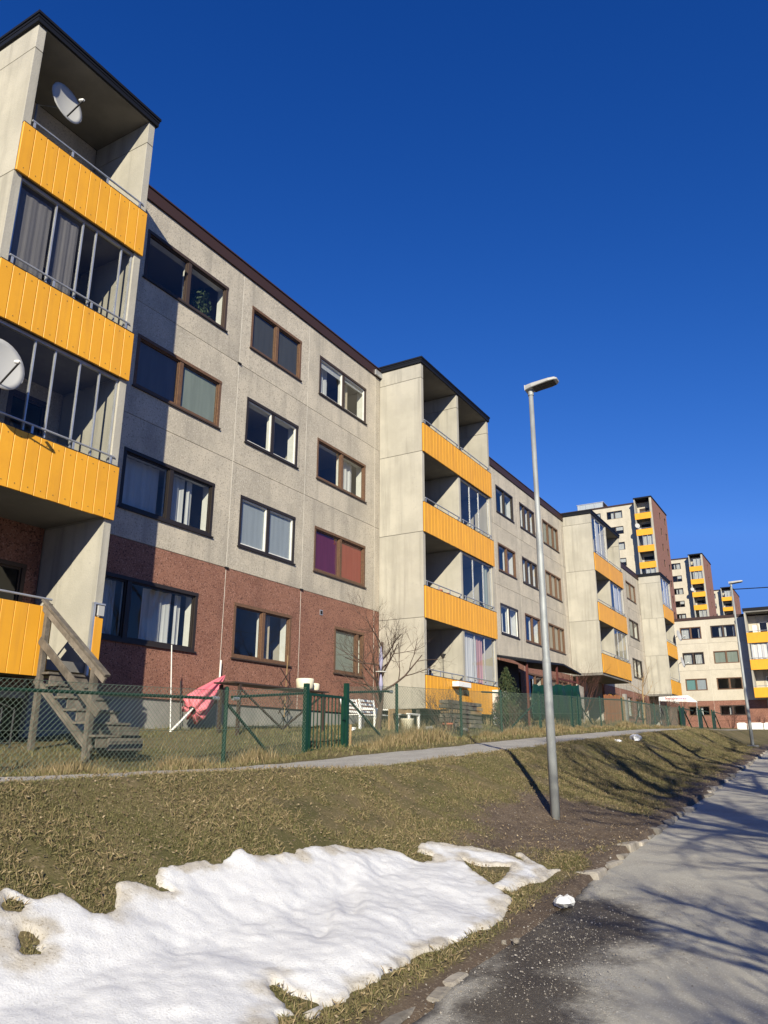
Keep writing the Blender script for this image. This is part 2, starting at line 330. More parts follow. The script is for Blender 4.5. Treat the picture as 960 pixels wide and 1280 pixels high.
# ------------------------------------------------------------------ building helpers
def my(y0): return lambda u, v, d: (u, y0+d, v)      # wall in the XZ plane seen from -Y
def mx(x0): return lambda u, v, d: (x0+d, u, v)      # wall in the YZ plane seen from -X
def mbox(mb, m, u0, u1, v0, v1, d0, d1):
    a = m(u0, v0, d0); b = m(u1, v1, d1)
    return mb.box(min(a[0], b[0]), max(a[0], b[0]), min(a[1], b[1]), max(a[1], b[1]), min(a[2], b[2]), max(a[2], b[2]))
def wall_grid(mb, m, u0, u1, v0, v1, ops, th):
    us = sorted({u0, u1, *[k for o in ops for k in o[:2] if u0 < k < u1]}); vs = sorted({v0, v1, *[k for o in ops for k in o[2:] if v0 < k < v1]})
    q = lambda pts: mb.add([m(*p) for p in pts], [(0, 1, 2, 3)])
    for i in range(len(us)-1):
        for j in range(len(vs)-1):
            cu, cv = (us[i]+us[i+1])/2, (vs[j]+vs[j+1])/2
            if any(o[0] < cu < o[1] and o[2] < cv < o[3] for o in ops): continue
            for d in (0, th): q([(us[i], vs[j], d), (us[i+1], vs[j], d), (us[i+1], vs[j+1], d), (us[i], vs[j+1], d)])
    for (a, b, c, d) in [(u0, u1, v0, v1)]+list(ops):
        q([(a, c, 0), (b, c, 0), (b, c, th), (a, c, th)]); q([(a, d, 0), (b, d, 0), (b, d, th), (a, d, th)])
        q([(a, c, 0), (a, d, 0), (a, d, th), (a, c, th)]); q([(b, c, 0), (b, d, 0), (b, d, th), (b, c, th)])
    return mb
def sheet(m, u0, u1, v0, v1, d, amp=.03, waves=5, n=24, fl=.0):
    mb = MB(); vs = []; fs = []; ph = random.random()*6
    for i in range(n+1):
        t = i/n; u = u0+(u1-u0)*t; w = amp*math.sin(ph+t*waves*6.283)+amp*.4*math.sin(ph*2+t*waves*15)
        vs += [m(u, v0, d+w*(1+fl)), m(u, v1, d+w*.7)]
    for i in range(n): fs.append((2*i, 2*i+2, 2*i+3, 2*i+1))
    return mb.add(vs, fs)
def window(parent, m, u0, u1, v0, v1, frame='frame_brown', mull=(.5,), drapes=(), fwid=.075, reveal=True, sill=True, glassmat='glass', far=False, white=False):
    w = MB(); d0, d1 = (.0, .10) if not far else (.05, .15); fm = frame
    mbox(w, m, u0, u1, v1-fwid, v1, d0-.012, d1); mbox(w, m, u0, u1, v0, v0+fwid*.8, d0-.004, d1)
    mbox(w, m, u0, u0+fwid, v0+fwid*.8, v1-fwid, d0-.004, d1); mbox(w, m, u1-fwid, u1, v0+fwid*.8, v1-fwid, d0-.004, d1)
    us = [u0+fwid]+[u0+(u1-u0)*k for k in mull]+[u1-fwid]
    for k in us[1:-1]: mbox(w, m, k-.055, k+.055, v0+fwid*.8, v1-fwid, d0+.004, d1)
    win = w.build('window', fm, parent)
    if sill:
        s = MB(); mbox(s, m, u0-.03, u1+.03, v0-.035, v0-.002, -.045, .05); s.build('sill', 'frame_black' if frame != 'frame_brown' else 'frame_dark', win)
    if reveal:
        r = MB(); a, b, c, d = u0+.02, u1-.02, v0+.02, v1-.02
        for (p, q_, e, f_) in ((a, a+.03, c, d), (b-.03, b, c, d), (a+.03, b-.03, c, c+.03), (a+.03, b-.03, d-.03, d)): mbox(r, m, p, q_, e, f_, d1+.004, d1+.22)
        for k in us[1:-1]: mbox(r, m, k-.03, k+.03, c+.03, d-.03, d1+.004, d1+.10)
        r.build('reveal', 'white_paint', win)
    for i in range(len(us)-1):
        a = us[i]+(.055 if i else 0); b = us[i+1]-(.055 if i < len(us)-2 else 0); c = v0+fwid*.8; d = v1-fwid
        sw = .035
        sh = MB(); sm = 'white_paint' if white else fm
        for (p, q_, e, f_) in ((a, a+sw, c, d), (b-sw, b, c, d), (a+sw, b-sw, c, c+sw), (a+sw, b-sw, d-sw, d)): mbox(sh, m, p, q_, e, f_, d0+.03, d1-.012)
        if not far: sh.build('sash', sm, win)
        g = MB(); tilt = (random.random()-.5)*.006
        g.add([m(a+.01, c+.01, d0+.055+tilt), m(b-.01, c+.01, d0+.055), m(b-.01, d-.01, d0+.055-tilt), m(a+.01, d-.01, d0+.055)], [(0, 1, 2, 3)]); g.build('pane', glassmat, win)
        if i < len(drapes) and drapes[i]:
            for (cm, f0, f1, *ex) in drapes[i]:
                top = d-.01; bot = c+.04; amp = .025
                if ex and ex[0] == 'blind':
                    amp = .002; bot = c+(d-c)*(1-ex[1]) if len(ex) > 1 else bot
                sheet(m, a+(b-a)*f0, a+(b-a)*f1, bot, top, d1+.17 if amp > .01 else d0+.088, amp, max(1, round((f1-f0)*6)), 24 if amp > .01 else 2).build('blind' if amp < .01 else 'curtain', cm, win)
    return win
cw = lambda *a: [('curtain_white', x0, x1) for x0, x1 in a]
bl = lambda c, k=1.: [(c, 0, 1, 'blind', k)]

# ------------------------------------------------------------------ apartment building along the path
S12, S23, S34, RB = 4.134, 6.834, 9.534, 12.17
bA = thing('apartment_building', (-3, F, 0), 'long four-storey concrete apartment building with yellow balconies beside the fenced gardens', 'building')
GZ = [1.0, S12, S23, S34, RB]
WT = [3.37, 6.07, 8.76, 11.45]; WB = [2.06, 4.76, 7.50, 10.18]
mF = my(F)
def col_facade(joints, wins, s12=S12, strip_last=True):
    """wins: {column index: {floor: (x0,x1,kwargs)}}"""
    zs = [1.0, s12, S23, S34, RB]
    for i in range(len(joints)-1):
        a, b = joints[i]+.007, joints[i+1]-.007
        for fl in range(4):
            ops = []
            if (i, fl) in wins:
                x0, x1, kw = wins[(i, fl)]; kw = dict(kw); v0, v1 = kw.pop('z', (WB[fl], WT[fl])); ops = [(x0, x1, v0, v1)]
            mb = MB(); wall_grid(mb, mF, a, b, zs[fl]+(.007 if fl else 0), zs[fl+1]-.007, ops, .14)
            mb.build('wall_panel', 'brown_aggregate' if fl == 0 else 'aggregate', bA)
            if ops: window(bA, mF, x0+.004, x1-.004, v0+.004, v1-.004, **kw)
    for x in joints[1:-1]:
        s = MB(); s.box(x-.0068, x+.0068, F-.002, F+.05, 1.0, RB); s.build('joint_strip', 'sealant', bA)
    p = MB(); p.box(joints[0], joints[-1], F+.05, F+.2, -1.2, .995); p.build('plinth', 'plinth', bA)
    f = MB(); f.box(joints[0], joints[-1], F-.05, F+.3, RB+.004, RB+.31); f.box(joints[0], joints[-1], F-.075, F+.3, RB+.311, RB+.345); f.build('roof_edge', 'fascia_brown', bA)
BR, BK, DK = 'frame_brown', 'frame_black', 'frame_dark'
W1 = {}
def put(W, i, fl, x0, x1, **kw): W[(i, fl)] = (x0, x1, kw)
put(W1, 0, 3, 10.27, 13.03, frame=DK, white=False, drapes=(None, None)); put(W1, 1, 3, 13.98, 16.23, frame=BR, drapes=(bl('blind_dark'), bl('blind_dark')))
put(W1, 2, 3, 17.15, 19.83, frame=DK, white=True, drapes=([('curtain_white', .15, .6), ('curtain_white', 0, 1, 'blind', .2)], [('curtain_white', 0, 1, 'blind', .12), ('curtain_beige', .1, .45)]))
put(W1, 0, 2, 10.30, 13.02, frame=BR, drapes=(bl('curtain_grey'), bl('curtain_greygreen'))); put(W1, 1, 2, 13.99, 16.22, frame=BK, white=True, drapes=(None, None))
put(W1, 2, 2, 17.15, 19.84, frame=BR, drapes=(None, [('curtain_white', .35, .75), ('curtain_beige', .0, .3)]))
put(W1, 0, 1, 10.26, 13.03, frame=BK, drapes=(cw((.05, .95)), cw((.05, .5), (.55, .7)))); put(W1, 1, 1, 13.96, 16.24, frame=BK, white=True, drapes=(bl('blind_blue'), bl('blind_blue')))
put(W1, 2, 1, 17.14, 19.87, frame=BR, drapes=(bl('curtain_purple'), bl('curtain_red')))
put(W1, 0, 0, 10.0, 12.75, frame=BK, mull=(.28,), drapes=(cw((.1, .9)), cw((.3, .75), (.8, .9)))); put(W1, 1, 0, 13.97, 16.24, frame=BR, drapes=(None, [('curtain_beige', .2, .5)]))
put(W1, 2, 0, 18.25, 19.84, frame=BR, mull=(.78,), drapes=(bl('curtain_greygreen'), None))
col_facade([8.835, 13.60, 16.60, 20.41, 20.716], W1)
W2 = {}
for i, (x0, x1) in enumerate(((27.3, 29.7), (30.9, 33.02), (33.86, 35.95), (37.15, 39.64))):
    for fl in range(4):
        kw = dict(frame=BR)
        if i == 1: kw = [dict(frame=BR), dict(frame=BK, white=True, drapes=(cw((.1, .8)), cw((.1, .9)))), dict(frame=BR, drapes=(cw((0, .3)), [('curtain_pink', .3, .8)])), dict(frame=BK, drapes=(None, [('curtain_greygreen', .2, .8)]))][fl]
        if i == 2: kw = [dict(frame=BR), dict(frame=BR, drapes=([('curtain_beige', .2, .6)], cw((.3, .8)))), dict(frame=DK, mull=(.33, .66), drapes=(cw((.2, .8)), None, [('curtain_pink', .2, .7)])), dict(frame=DK, mull=(.33, .66), drapes=([('blind_blue', 0, 1)], None, cw((.2, .9))))][fl]
        if i == 3: kw = dict(frame=BR, mull=(.36, .7), drapes=tuple(bl('curtain_beige' if fl < 3 else 'curtain_greygreen') for _ in range(3)))
        put(W2, i, fl, x0, x1, **kw)
col_facade([26.39, 30.55, 33.5, 36.55, 40.2, 40.617], W2, 3.74)
W3 = {}
for i, (x0, x1) in enumerate(((47.5, 49.9), (51.0, 53.4), (54.5, 57.25))):
    for fl in range(4): put(W3, i, fl, x0, x1, frame=[BR, BK, DK, BR][fl], drapes=((cw((.2, .8)), None), (cw((.1, .9)), cw((.1, .9))), (bl('curtain_greygreen'), cw((.2, .6))), (bl('curtain_beige'), bl('curtain_beige')))[fl])
col_facade([46.66, 50.4, 53.9, 58.0, 58.595], W3, 3.74)
W4 = {}
for fl in range(4): put(W4, 0, fl, 63.2, 65.6, frame=BR)
col_facade([62.2, 66.2, 70.0], W4, 3.74)
W0 = {}
for i, (x0, x1) in enumerate(((-2.2, .1), (.9, 3.1))):
    for fl in range(4): put(W0, i, fl, x0, x1, frame=DK, drapes=(cw((.1, .6)), None))
col_facade([-3, .5, 3.7, 6.06], W0)
# inside: slabs, partitions, back wall
mb = MB()
for z in (1.05, S12-.1, S23-.1, S34-.1): mb.box(-2.9, 69.9, F+.15, F+9, z-.2, z)
mb.box(-3, 70, F+.145, F+10, RB+.0, RB+.25); mb.box(-3, 70, F+5, F+5.15, -1, RB); mb.box(-3, 70, F+9.9, F+10, -1, RB); mb.box(-3, -2.85, F+.15, F+10, -1, RB); mb.box(69.85, 70, F+.15, F+10, -1, RB)
for x in (.5, 3.7, 6.1, 8.8, 13.6, 16.6, 20.6, 23.5, 26.4, 30.5, 33.5, 36.6, 40.4, 43.6, 46.7, 50.4, 53.9, 58.4, 62.2, 66.2): mb.box(x-.06, x+.06, F+.15, F+5, 1, RB)
mb.build('interior', 'interior', bA)
PT = {1: (1.16, 2.125), 2: (3.84, 4.815), 3: (6.54, 7.515), 4: (9.24, 10.215)}
_plank = {}
def plank(parent, x0, w, z0, z1, y):
    key = (round(w, 4), round(z1-z0, 4))
    if key not in _plank:
        mb = MB(); h = z1-z0; e = .005
        # slightly folded metal board: chamfered long edges
        vs = []
        for z in (0, h): vs += [(0, .035, z), (0, e, z), (e, 0, z), (w-e, 0, z), (w, e, z), (w, .035, z)]
        mb.add(vs, [(i, i+1, i+7, i+6) for i in range(5)]+[(5, 0, 6, 11), (0, 1, 2, 3, 4, 5), (11, 10, 9, 8, 7, 6)])
        me = bpy.data.meshes.new('plank'); me.from_pydata(mb.v, [], mb.f); me.update(); me.materials.append(M['yellow']); _plank[key] = me
    return link('plank', _plank[key], None, parent, (x0, y, z0))
def back_wall(xa, xb, fl):
    z0 = [1.0, S12, S23, S34][fl-1]; z1 = [S12, S23, S34, RB+.22][fl-1]
    dx = xb-.25; ops = [(dx-.85, dx, z0+.12, z0+2.15), (xa+.3, dx-1.0, z0+.75, z0+2.15)]
    mb = MB(); wall_grid(mb, mF, xa, xb, z0+.004, z1-.004, ops, .14); mb.build('wall_panel', 'brown_aggregate' if fl == 1 else 'aggregate', bA)
    window(bA, mF, *[k+s for k, s in zip(ops[0], (.004, -.004, .004, -.004))], frame=DK, mull=(), sill=False, reveal=False)
    window(bA, mF, *[k+s for k, s in zip(ops[1], (.004, -.004, .004, -.004))], frame=DK, mull=(.5,) if dx-1-xa > 1.4 else (), drapes=(cw((0, .4)), None))
def bay(xn, units, zbot, glaz, planks=True, rails=True, skip=()):
    """projecting balcony bay; units = lengths along X"""
    t = .16; xs = [xn]
    for k in units: xs.append(xs[-1]+k)
    xf = xs[-1]; seams = [z for z in (zbot, 3.853, 6.553, 9.253, 11.88, 12.395) if z >= zbot]
    if zbot > 3: seams[0] = zbot; seams = [zbot]+[z for z in seams if z > zbot+.1]
    for i, x in enumerate(xs):
        a = x if i == 0 else (x-t if i == len(xs)-1 else x-t/2)
        for j in range(len(seams)-1):
            p = MB(); p.box(a, a+t, B, F-.002, seams[j]+.006, seams[j+1]-.006); p.build('side_wall', 'concrete', bA, bevel=.006)
        s = MB(); s.box(a+.02, a+t-.02, B+.02, F-.01, seams[0]+.01, seams[-1]-.01); s.build('wall_core', 'plinth', bA)
    # roof
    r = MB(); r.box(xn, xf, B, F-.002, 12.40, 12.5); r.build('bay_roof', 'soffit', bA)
    r = MB(); r.box(xn-.06, xf+.06, B-.06, F+.32, 12.505, 12.56); r.box(xn-.05, xf+.05, B-.05, B-.004, 12.41, 12.504); r.box(xn-.05, xn-.004, B, F+.3, 12.41, 12.504); r.box(xf+.004, xf+.05, B, F+.3, 12.41, 12.504)
    r.box(xn-.08, xf+.08, B-.08, F+.32, 12.561, 12.615); r.build('roof_edge', 'fascia', bA)
    for fl in (1, 2, 3, 4):
        z0, z1 = PT[fl]
        if z0 < zbot-.3: continue
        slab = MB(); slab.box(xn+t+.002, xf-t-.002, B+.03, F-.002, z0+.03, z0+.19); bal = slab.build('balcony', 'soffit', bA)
        for i in range(len(units)): back_wall(xs[i]+(.17 if i == 0 else .085), xs[i+1]-(.17 if i == len(units)-1 else .085), fl)
        if zbot > 3 and fl == 2:
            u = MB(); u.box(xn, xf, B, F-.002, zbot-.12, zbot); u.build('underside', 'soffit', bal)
        for i in range(len(units)):
            a, b = xs[i], xs[i+1]
            if (fl, i) in skip: continue
            bk = MB(); bk.box(a+.01, b-.01, B-.022, B-.004, z0+.01, z1-.01); bk.build('parapet_back', 'yellow_gap', bal)
            if planks:
                n = round((b-a)/.229); w = (b-a)/n
                for k in range(n): plank(bal, a+k*w+.005, w-.010, z0+random.uniform(-.004, .004), z1+random.uniform(-.004, .004), B-.062)
            else:
                p = MB(); p.box(a+.012, b-.012, B-.06, B-.025, z0, z1); p.build('parapet_panel', 'yellow', bal, bevel=.006)
            if planks and xn < 10:
                for zz in (z0+.10, z1-.10):
                    sc_ = MB()
                    for k in range(n): sc_.lathe((a+(k+.5)*w, B-.066, zz), [(.006, -.006), (.006, .006)], 6)
                    sc_.build('screws', 'dark_metal', bal, kind='stuff')
            cp = MB(); cp.box(a+.005, b-.005, B-.062, B+.01, z1+.006, z1+.022); cp.build('coping', 'dark_metal', bal)
            if rails:
                rm = MB(); zr = z1+.185; rm.tube([(a+.17, B-.01, zr), (b-.1, B-.01, zr)], .019, 8); rm.build('rail', 'aluminium', bal)
                for k in range(4):
                    x = a+.22+(b-a-.4)*k/3; br = MB(); br.box(x-.02, x+.02, B-.018, B-.004, z1+.02, zr-.015); br.build('rail_bracket', 'aluminium', bal)
            if (fl, i) in glaz:
                posts, drapes = glaz[(fl, i)]; yg = B+.06; zt = PT[fl][0]+2.7-.0 if fl < 4 else 12.395
                zb = z1+.03; aa = a+(.165 if i == 0 else .085); bb = b-(.165 if i == len(units)-1 else .085)
                t_ = MB(); t_.box(aa, bb, yg-.03, yg+.03, zt-.055, zt-.002); t_.build('glazing_track', 'aluminium', bal); t_ = MB(); t_.box(aa, bb, yg-.025, yg+.025, zb-.03, zb); t_.build('glazing_track', 'aluminium', bal)
                pp = [aa+.02]+list(posts)+[bb-.02]
                for x in pp:
                    s = MB(); s.box(x-.013, x+.013, yg-.02, yg+.02, zb, zt-.056); s.build('glazing_post', 'aluminium', bal)
                for k in range(len(pp)-1):
                    g = MB(); g.add([(pp[k]+.018, yg, zb), (pp[k+1]-.018, yg+.002, zb), (pp[k+1]-.018, yg, zt-.056), (pp[k]+.018, yg+.002, zt-.056)], [(0, 1, 2, 3)]); g.build('glass_panel', 'balcony_glass', bal)
                for (cm, x0, x1) in drapes: sheet(my(yg+.07), x0, x1, zb+.02, zt-.12, 0, .007 if cm == 'curtain_grey' else .02, max(2, round((x1-x0)*5)), 30).build('curtain', cm, bal)
    return xs
b1 = bay(6.0627, [2.772], 1.16, {(3, 0): ((6.96, 7.53, 7.82, 8.41), [('curtain_grey', 6.27, 6.93), ('curtain_grey', 6.99, 7.5)]), (2, 0): ((6.95, 7.34, 7.84, 8.26), [])}, skip={(1, 0)})
b2 = bay(20.716, [2.837, 2.837], 1.16, {(3, 1): ((24.5, 25.3), []), (2, 1): ((24.6, 25.5), [('curtain_greygreen', 25.6, 26.1)]), (1, 1): ((24.55, 25.4), [('curtain_white', 23.7, 24.8), ('curtain_pink', 24.85, 25.35)])})
b3 = bay(40.6175, [3.02, 3.02], 3.84, {(4, 0): ((41.6, 42.6), [('curtain_white', 41.7, 42.4)]), (3, 1): ((44.6, 45.6), [('curtain_white', 45.0, 46.3)]), (2, 1): ((44.6, 45.6), [])}, planks=False)
b4 = bay(58.595, [3.6], 3.84, {(4, 0): ((59.8, 61), [('curtain_white', 60.2, 60.9)])}, planks=False)
# ground-floor balcony of the first bay: boards stop at the stair opening, short piece beside the far wall
mb = MB(); mb.box(6.07, 7.86, B-.022, B-.004, 1.09, 2.13); par = mb.build('parapet_back', 'yellow_gap', bA)
for k in range(8): plank(par, 6.07+k*.224, .216, 1.07, 2.14, B-.062)
mb = MB(); mb.tube([(6.2, B-.01, 2.27), (7.84, B-.01, 2.27)], .019, 8); mb.build('rail', 'aluminium', par)
mb = MB(); mb.box(8.62, 8.66, B-.06, B-.004, 1.1, 2.33); mb.box(8.62, 8.86, B-.06, B-.004, 2.331, 2.36); pst = mb.build('gate_post', 'aluminium', bA)
plank(pst, 8.665, .17, 1.15, 2.12, B-.062)
# letter box and bracket beside the stair
mb = MB(); mb.box(8.69, 8.81, B-.10, B-.065, 2.14, 2.31); mb.build('letter_box', 'grey_plastic', pst)
# vents and downpipe
mb = MB(); mb.box(17.5, 17.64, F-.012, F-.002, 3.58, 3.72); v = mb.build('vent', 'aluminium', bA)
mb = MB(); mb.box(17.52, 17.62, F-.016, F-.0125, 3.60, 3.70); mb.build('vent_hole', 'black', v)
for x, z in ((13.6, S12), (16.6, S12), (13.6, S34)):
    mb = MB(); mb.box(x-.06, x+.06, F-.04, F-.002, z-.02, z+.012); mb.build('drip_lip', 'black', bA)
mb = MB(); mb.box(20.3, 20.71, F-.10, F-.052, RB+.02, RB+.2); mb.build('gutter_end', 'aluminium', bA)

# ------------------------------------------------------------------ cross building
XD = 86.7
bD = thing('apartment_building', (XD, 8, 2), 'cream four-storey apartment block standing across the end of the path', 'building')
mD = mx(XD); rowsD = [(3.40, 4.40), (5.93, 7.13), (8.56, 9.83), (11.18, 12.46)]; zD = [2.9, 4.87, 7.95, 10.70, 13.15]
colsD = [(9.0, 11.4), (12.33, 14.43), (15.4, 17.5), (18.4, 20.6), (21.5, 23.6)]; jD = [7.0, 11.9, 14.95, 18, 21, 24]
drD = [[(cw((0, .25)), None), (None, None), (bl('curtain_greygreen'), bl('curtain_greygreen')), (cw((.1, .35)), cw((.0, .2), (.8, 1)))], [(cw((0, .3)), cw((.7, 1))), (bl('curtain_teal'), bl('blind_blue')), (cw((.1, .95)), cw((.1, .9))), (cw((.15, .95)), cw((.0, .3)))]]
for i in range(5):
    for fl in range(4):
        a, b = jD[i]+.008, jD[i+1]-.008; y0, y1 = colsD[i]; v0, v1 = rowsD[fl]
        mb = MB(); wall_grid(mb, mD, a, b, zD[fl]+.008, zD[fl+1]-.008, [(y0, y1, v0, v1)], .14); mb.build('wall_panel', 'brown_aggregate' if fl == 0 else 'cream_panel', bD)
        window(bD, mD, y0+.004, y1-.004, v0+.004, v1-.004, frame=BR if (i+fl) % 3 else DK, drapes=drD[i % 2][fl][::-1], sill=False)
for x in jD[1:-1]:
    s = MB(); s.box(XD+.004, XD+.05, x-.0075, x+.0075, 2.9, 13.15); s.build('joint_strip', 'sealant', bD)
mb = MB(); mb.box(XD+.04, XD+.2, -6, 24, 0, 2.895); mb.build('plinth', 'brown_aggregate', bD)
mb = MB(); mb.box(XD-.05, XD+10, 7.0, 24, 13.155, 13.45); mb.build('roof_edge', 'fascia_brown', bD)
mb = MB()
for z in (2.9, 5.0, 7.9, 10.6): mb.box(XD+.15, XD+9, -6, 24, z-.2, z)
mb.box(XD+5, XD+5.15, -6, 24, 0, 13.1); mb.box(XD+.15, XD+10, 23.9, 24, 0, 13.1); mb.box(XD+.15, XD+10, -6, -5.9, 0, 13.1); mb.box(XD+9.9, XD+10, -5.8, 23.8, 0, 13.1)
for y in jD[1:-1]: mb.box(XD+.15, XD+5, y-.06, y+.06, 2, 13)
mb.build('interior', 'interior', bD)
ybs = [7.9, 4.9, 1.9]; xb = 85.1
for i, y in enumerate(ybs):
    p = MB(); p.box(xb, XD-.002, y-.16, y, 4.97, 13.3); p.build('side_wall', 'concrete', bD)
mb = MB(); mb.box(xb-.06, XD+10, 1.8, 7.98, 13.46, 13.75); mb.build('roof_edge', 'fascia', bD)
mb = MB(); mb.box(xb, XD, 1.9, 7.9, 13.305, 13.44); mb.build('bay_roof', 'soffit', bD)
mb = MB(); wall_grid(mb, mD, 1.9, 6.99, 2.9, 13.15, [(6.0, 6.8, z, z+2.0) for z in (5.1, 7.8, 10.5)]+[(5.2, 5.9, z+.7, z+2.0) for z in (5.1, 7.8, 10.5)]+[(3.0, 3.9, z, z+2.0) for z in (5.1, 7.8, 10.5)]+[(3.4, 6.4, 3.2, 4.4)], .14); mb.build('wall_panel', 'aggregate', bD)
for z in (5.1, 7.8, 10.5):
    window(bD, mD, 6.0, 6.8, z, z+2, frame='white_paint', mull=(), sill=False, reveal=False, far=True); window(bD, mD, 5.2, 5.9, z+.7, z+2, frame='white_paint', mull=(), sill=False, reveal=False, far=True); window(bD, mD, 3.0, 3.9, z, z+2, frame=DK, mull=(), sill=False, reveal=False, far=True)
window(bD, mD, 3.4, 6.4, 3.2, 4.4, frame='white_paint', drapes=(bl('curtain_teal'), None), sill=False)
for k, (z0, z1) in enumerate(((4.97, 5.92), (7.63, 8.62), (10.25, 11.27))):
    s = MB(); s.box(xb+.02, XD-.004, 2.07, 7.735, z0+.03, z0+.2); bal = s.build('balcony', 'soffit', bD)
    for a, b in ((4.9, 7.9), (1.9, 4.9)):
        p = MB(); p.box(xb-.06, xb-.004, a+.01, b-.01, z0, z1); p.build('parapet_panel', 'yellow', bal)
    r = MB(); r.tube([(xb, 1.95, z1+.16), (xb, 7.85, z1+.16)], .03, 6); r.build('rail', 'aluminium', bal)
    if k == 1:
        sheet(mx(xb+.2), 2.1, 7.7, z1, z0+2.6, 0, .04, 12, 60).build('curtain', 'curtain_white', bal)
        for y in (7.6, 6.1, 4.95, 3.5):
            s = MB(); s.box(xb+.05, xb+.1, y-.03, y+.03, z1, z0+2.62); s.build('glazing_post', 'aluminium', bal)
    if k == 2:
        s = MB(); s.box(xb+.3, xb+.9, 6.9, 7.3, z0+.2, z1+.75); s.build('cabinet', 'white_paint', bal)
# ------------------------------------------------------------------ far tower blocks
def tower(xf, yr, yl, top, nst, depth, label, colsY, dish=None, glazed=()):
    """front facing -X, balcony bay at the right end (from yr to yr+2.75), brick gable along X at yr"""
    zb = top-nst*2.7-.6
    t = thing('tower_block', (xf, yr, zb), label, 'building', None); xb_ = xf-1.65; yb = yr+2.75
    m = mx(xf); ops = []
    for k in range(nst):
        z1 = top-1.0-2.7*k
        for (a, b) in colsY: ops.append((a, b, z1-1.32, z1))
    mb = MB(); wall_grid(mb, m, yr+.01, yl, zb, top-.25, ops, .2); mb.build('wall', 'cream_panel', t)
    for k, (a, b, c, d) in enumerate(ops):
        window(t, m, a, b, c, d, frame=DK, drapes=((cw((0, 1)), cw((0, .5))), (None, bl('curtain_beige', .6)), (bl('curtain_white', .5), None), (bl('blind_blue'), bl('curtain_greygreen')))[(k*7+k//3) % 4], sill=False, reveal=False, far=True)
    mb = MB(); gops = []
    for k in range(nst):
        z1 = top-1.0-2.7*k; gops += [(xf+4.2, xf+5.2, z1-1.2, z1), (xf+8.2, xf+9.4, z1-1.2, z1)]
    gops = [o for o in gops if o[1] < xf+depth-.4]
    wall_grid(mb, my(yr), xb_, xf+depth, zb, top-.05, gops, .2); mb.build('gable_wall', 'brick', t)
    for (a, b, c, d) in gops: window(t, my(yr), a, b, c, d, frame=DK, mull=(), drapes=(cw((0, .5)),), sill=False, reveal=False, far=True)
    mb = MB(); mb.box(xf+.21, xf+depth, yr+.21, yl, zb, zb+.3)
    for k in range(nst): mb.box(xf+.21, xf+depth-.2, yr+.21, yl-.2, top-2.75-2.7*k, top-2.6-2.7*k)
    mb.box(xf+4, xf+4.2, yr+.21, yl-.2, zb, top-.3); mb.box(xf+.2, xf+depth, yl-.2, yl, zb, top-.3); mb.box(xf+depth-.2, xf+depth, yr+.2, yl, zb, top-.3); mb.build('interior', 'interior', t)
    mb = MB(); mb.box(xf-.1, xf+depth+.1, yr+.21, yl+.1, top-.245, top); mb.build('roof', 'fascia_brown', t)
    mb = MB(); mb.box(xb_-.1, xf+depth+.1, yr-.08, yb+.06, top+.002, top+.22); mb.build('bay_roof', 'fascia', t)
    mb = MB(); mb.box(xb_, xf-.002, yb-.16, yb, zb, top); mb.build('side_wall', 'concrete', t)
    mb = MB(); mb.box(xb_-.004, xb_+.2, yr-.004, yr+.34, zb, top); mb.build('bay_end', 'concrete', t)
    for k in range(nst):
        z1 = top-2.45-2.7*k; s = MB(); s.box(xb_+.05, xf-.01, yr+.345, yb-.165, z1-1.0, z1-.82); bal = s.build('balcony', 'soffit', t)
        p = MB(); p.box(xb_-.05, xb_-.006, yr+.2, yb+.01, z1-1.02, z1); p.build('parapet_panel', 'yellow', bal)
        w = MB(); w.box(xf-.03, xf-.012, yr+.8, yb-.5, z1-.8, z1+1.2); w.build('balcony_door', 'black' if k % 2 else 'frame_dark', bal)
        if k in glazed:
            for j in range(4):
                y = yr+.4+j*(yb-yr-.6)/3; s = MB(); s.box(xb_+.02, xb_+.08, y-.03, y+.03, z1, z1+1.65); s.build('glazing_post', 'aluminium', bal)
            g = MB(); g.add([(xb_+.05, yr+.4, z1), (xb_+.05, yb-.2, z1), (xb_+.05, yb-.2, z1+1.65), (xb_+.05, yr+.4, z1+1.65)], [(0, 1, 2, 3)]); g.build('glass_panel', 'glass', bal)
            sheet(mx(xb_+.25), yr+.5, yb-.9+.4*(k % 2), z1-.2, z1+1.6, 0, .05, 6, 24).build('curtain', 'curtain_white', bal)
        else:
            s = MB(); s.tube([(xb_, yr+.3, z1+.15), (xb_, yb-.1, z1+.15)], .03, 5); s.build('rail', 'aluminium', bal)
    return t
tower(125.7, 22.85, 41, 39.15, 9, 10.5, 'tallest-looking tower block with brick gable and a pergola-like box on its roof', [(27.95, 30.5), (31.5, 33.9), (35, 37.4)], glazed=(2, 4, 7))
tower(170, 22.0, 40, 39.15, 9, 9.8, 'tower block with brick gable standing between two similar towers', [(26.7, 28.6), (30, 32), (34, 36)], glazed=(0, 1, 4, 6))
tower(222, 22.5, 42, 41.4, 9, 14.5, 'smallest-looking far tower block with brick gable behind the street lamp with the cable', [(26.9, 28.8), (30.5, 32.5)], glazed=(0, 3, 5))
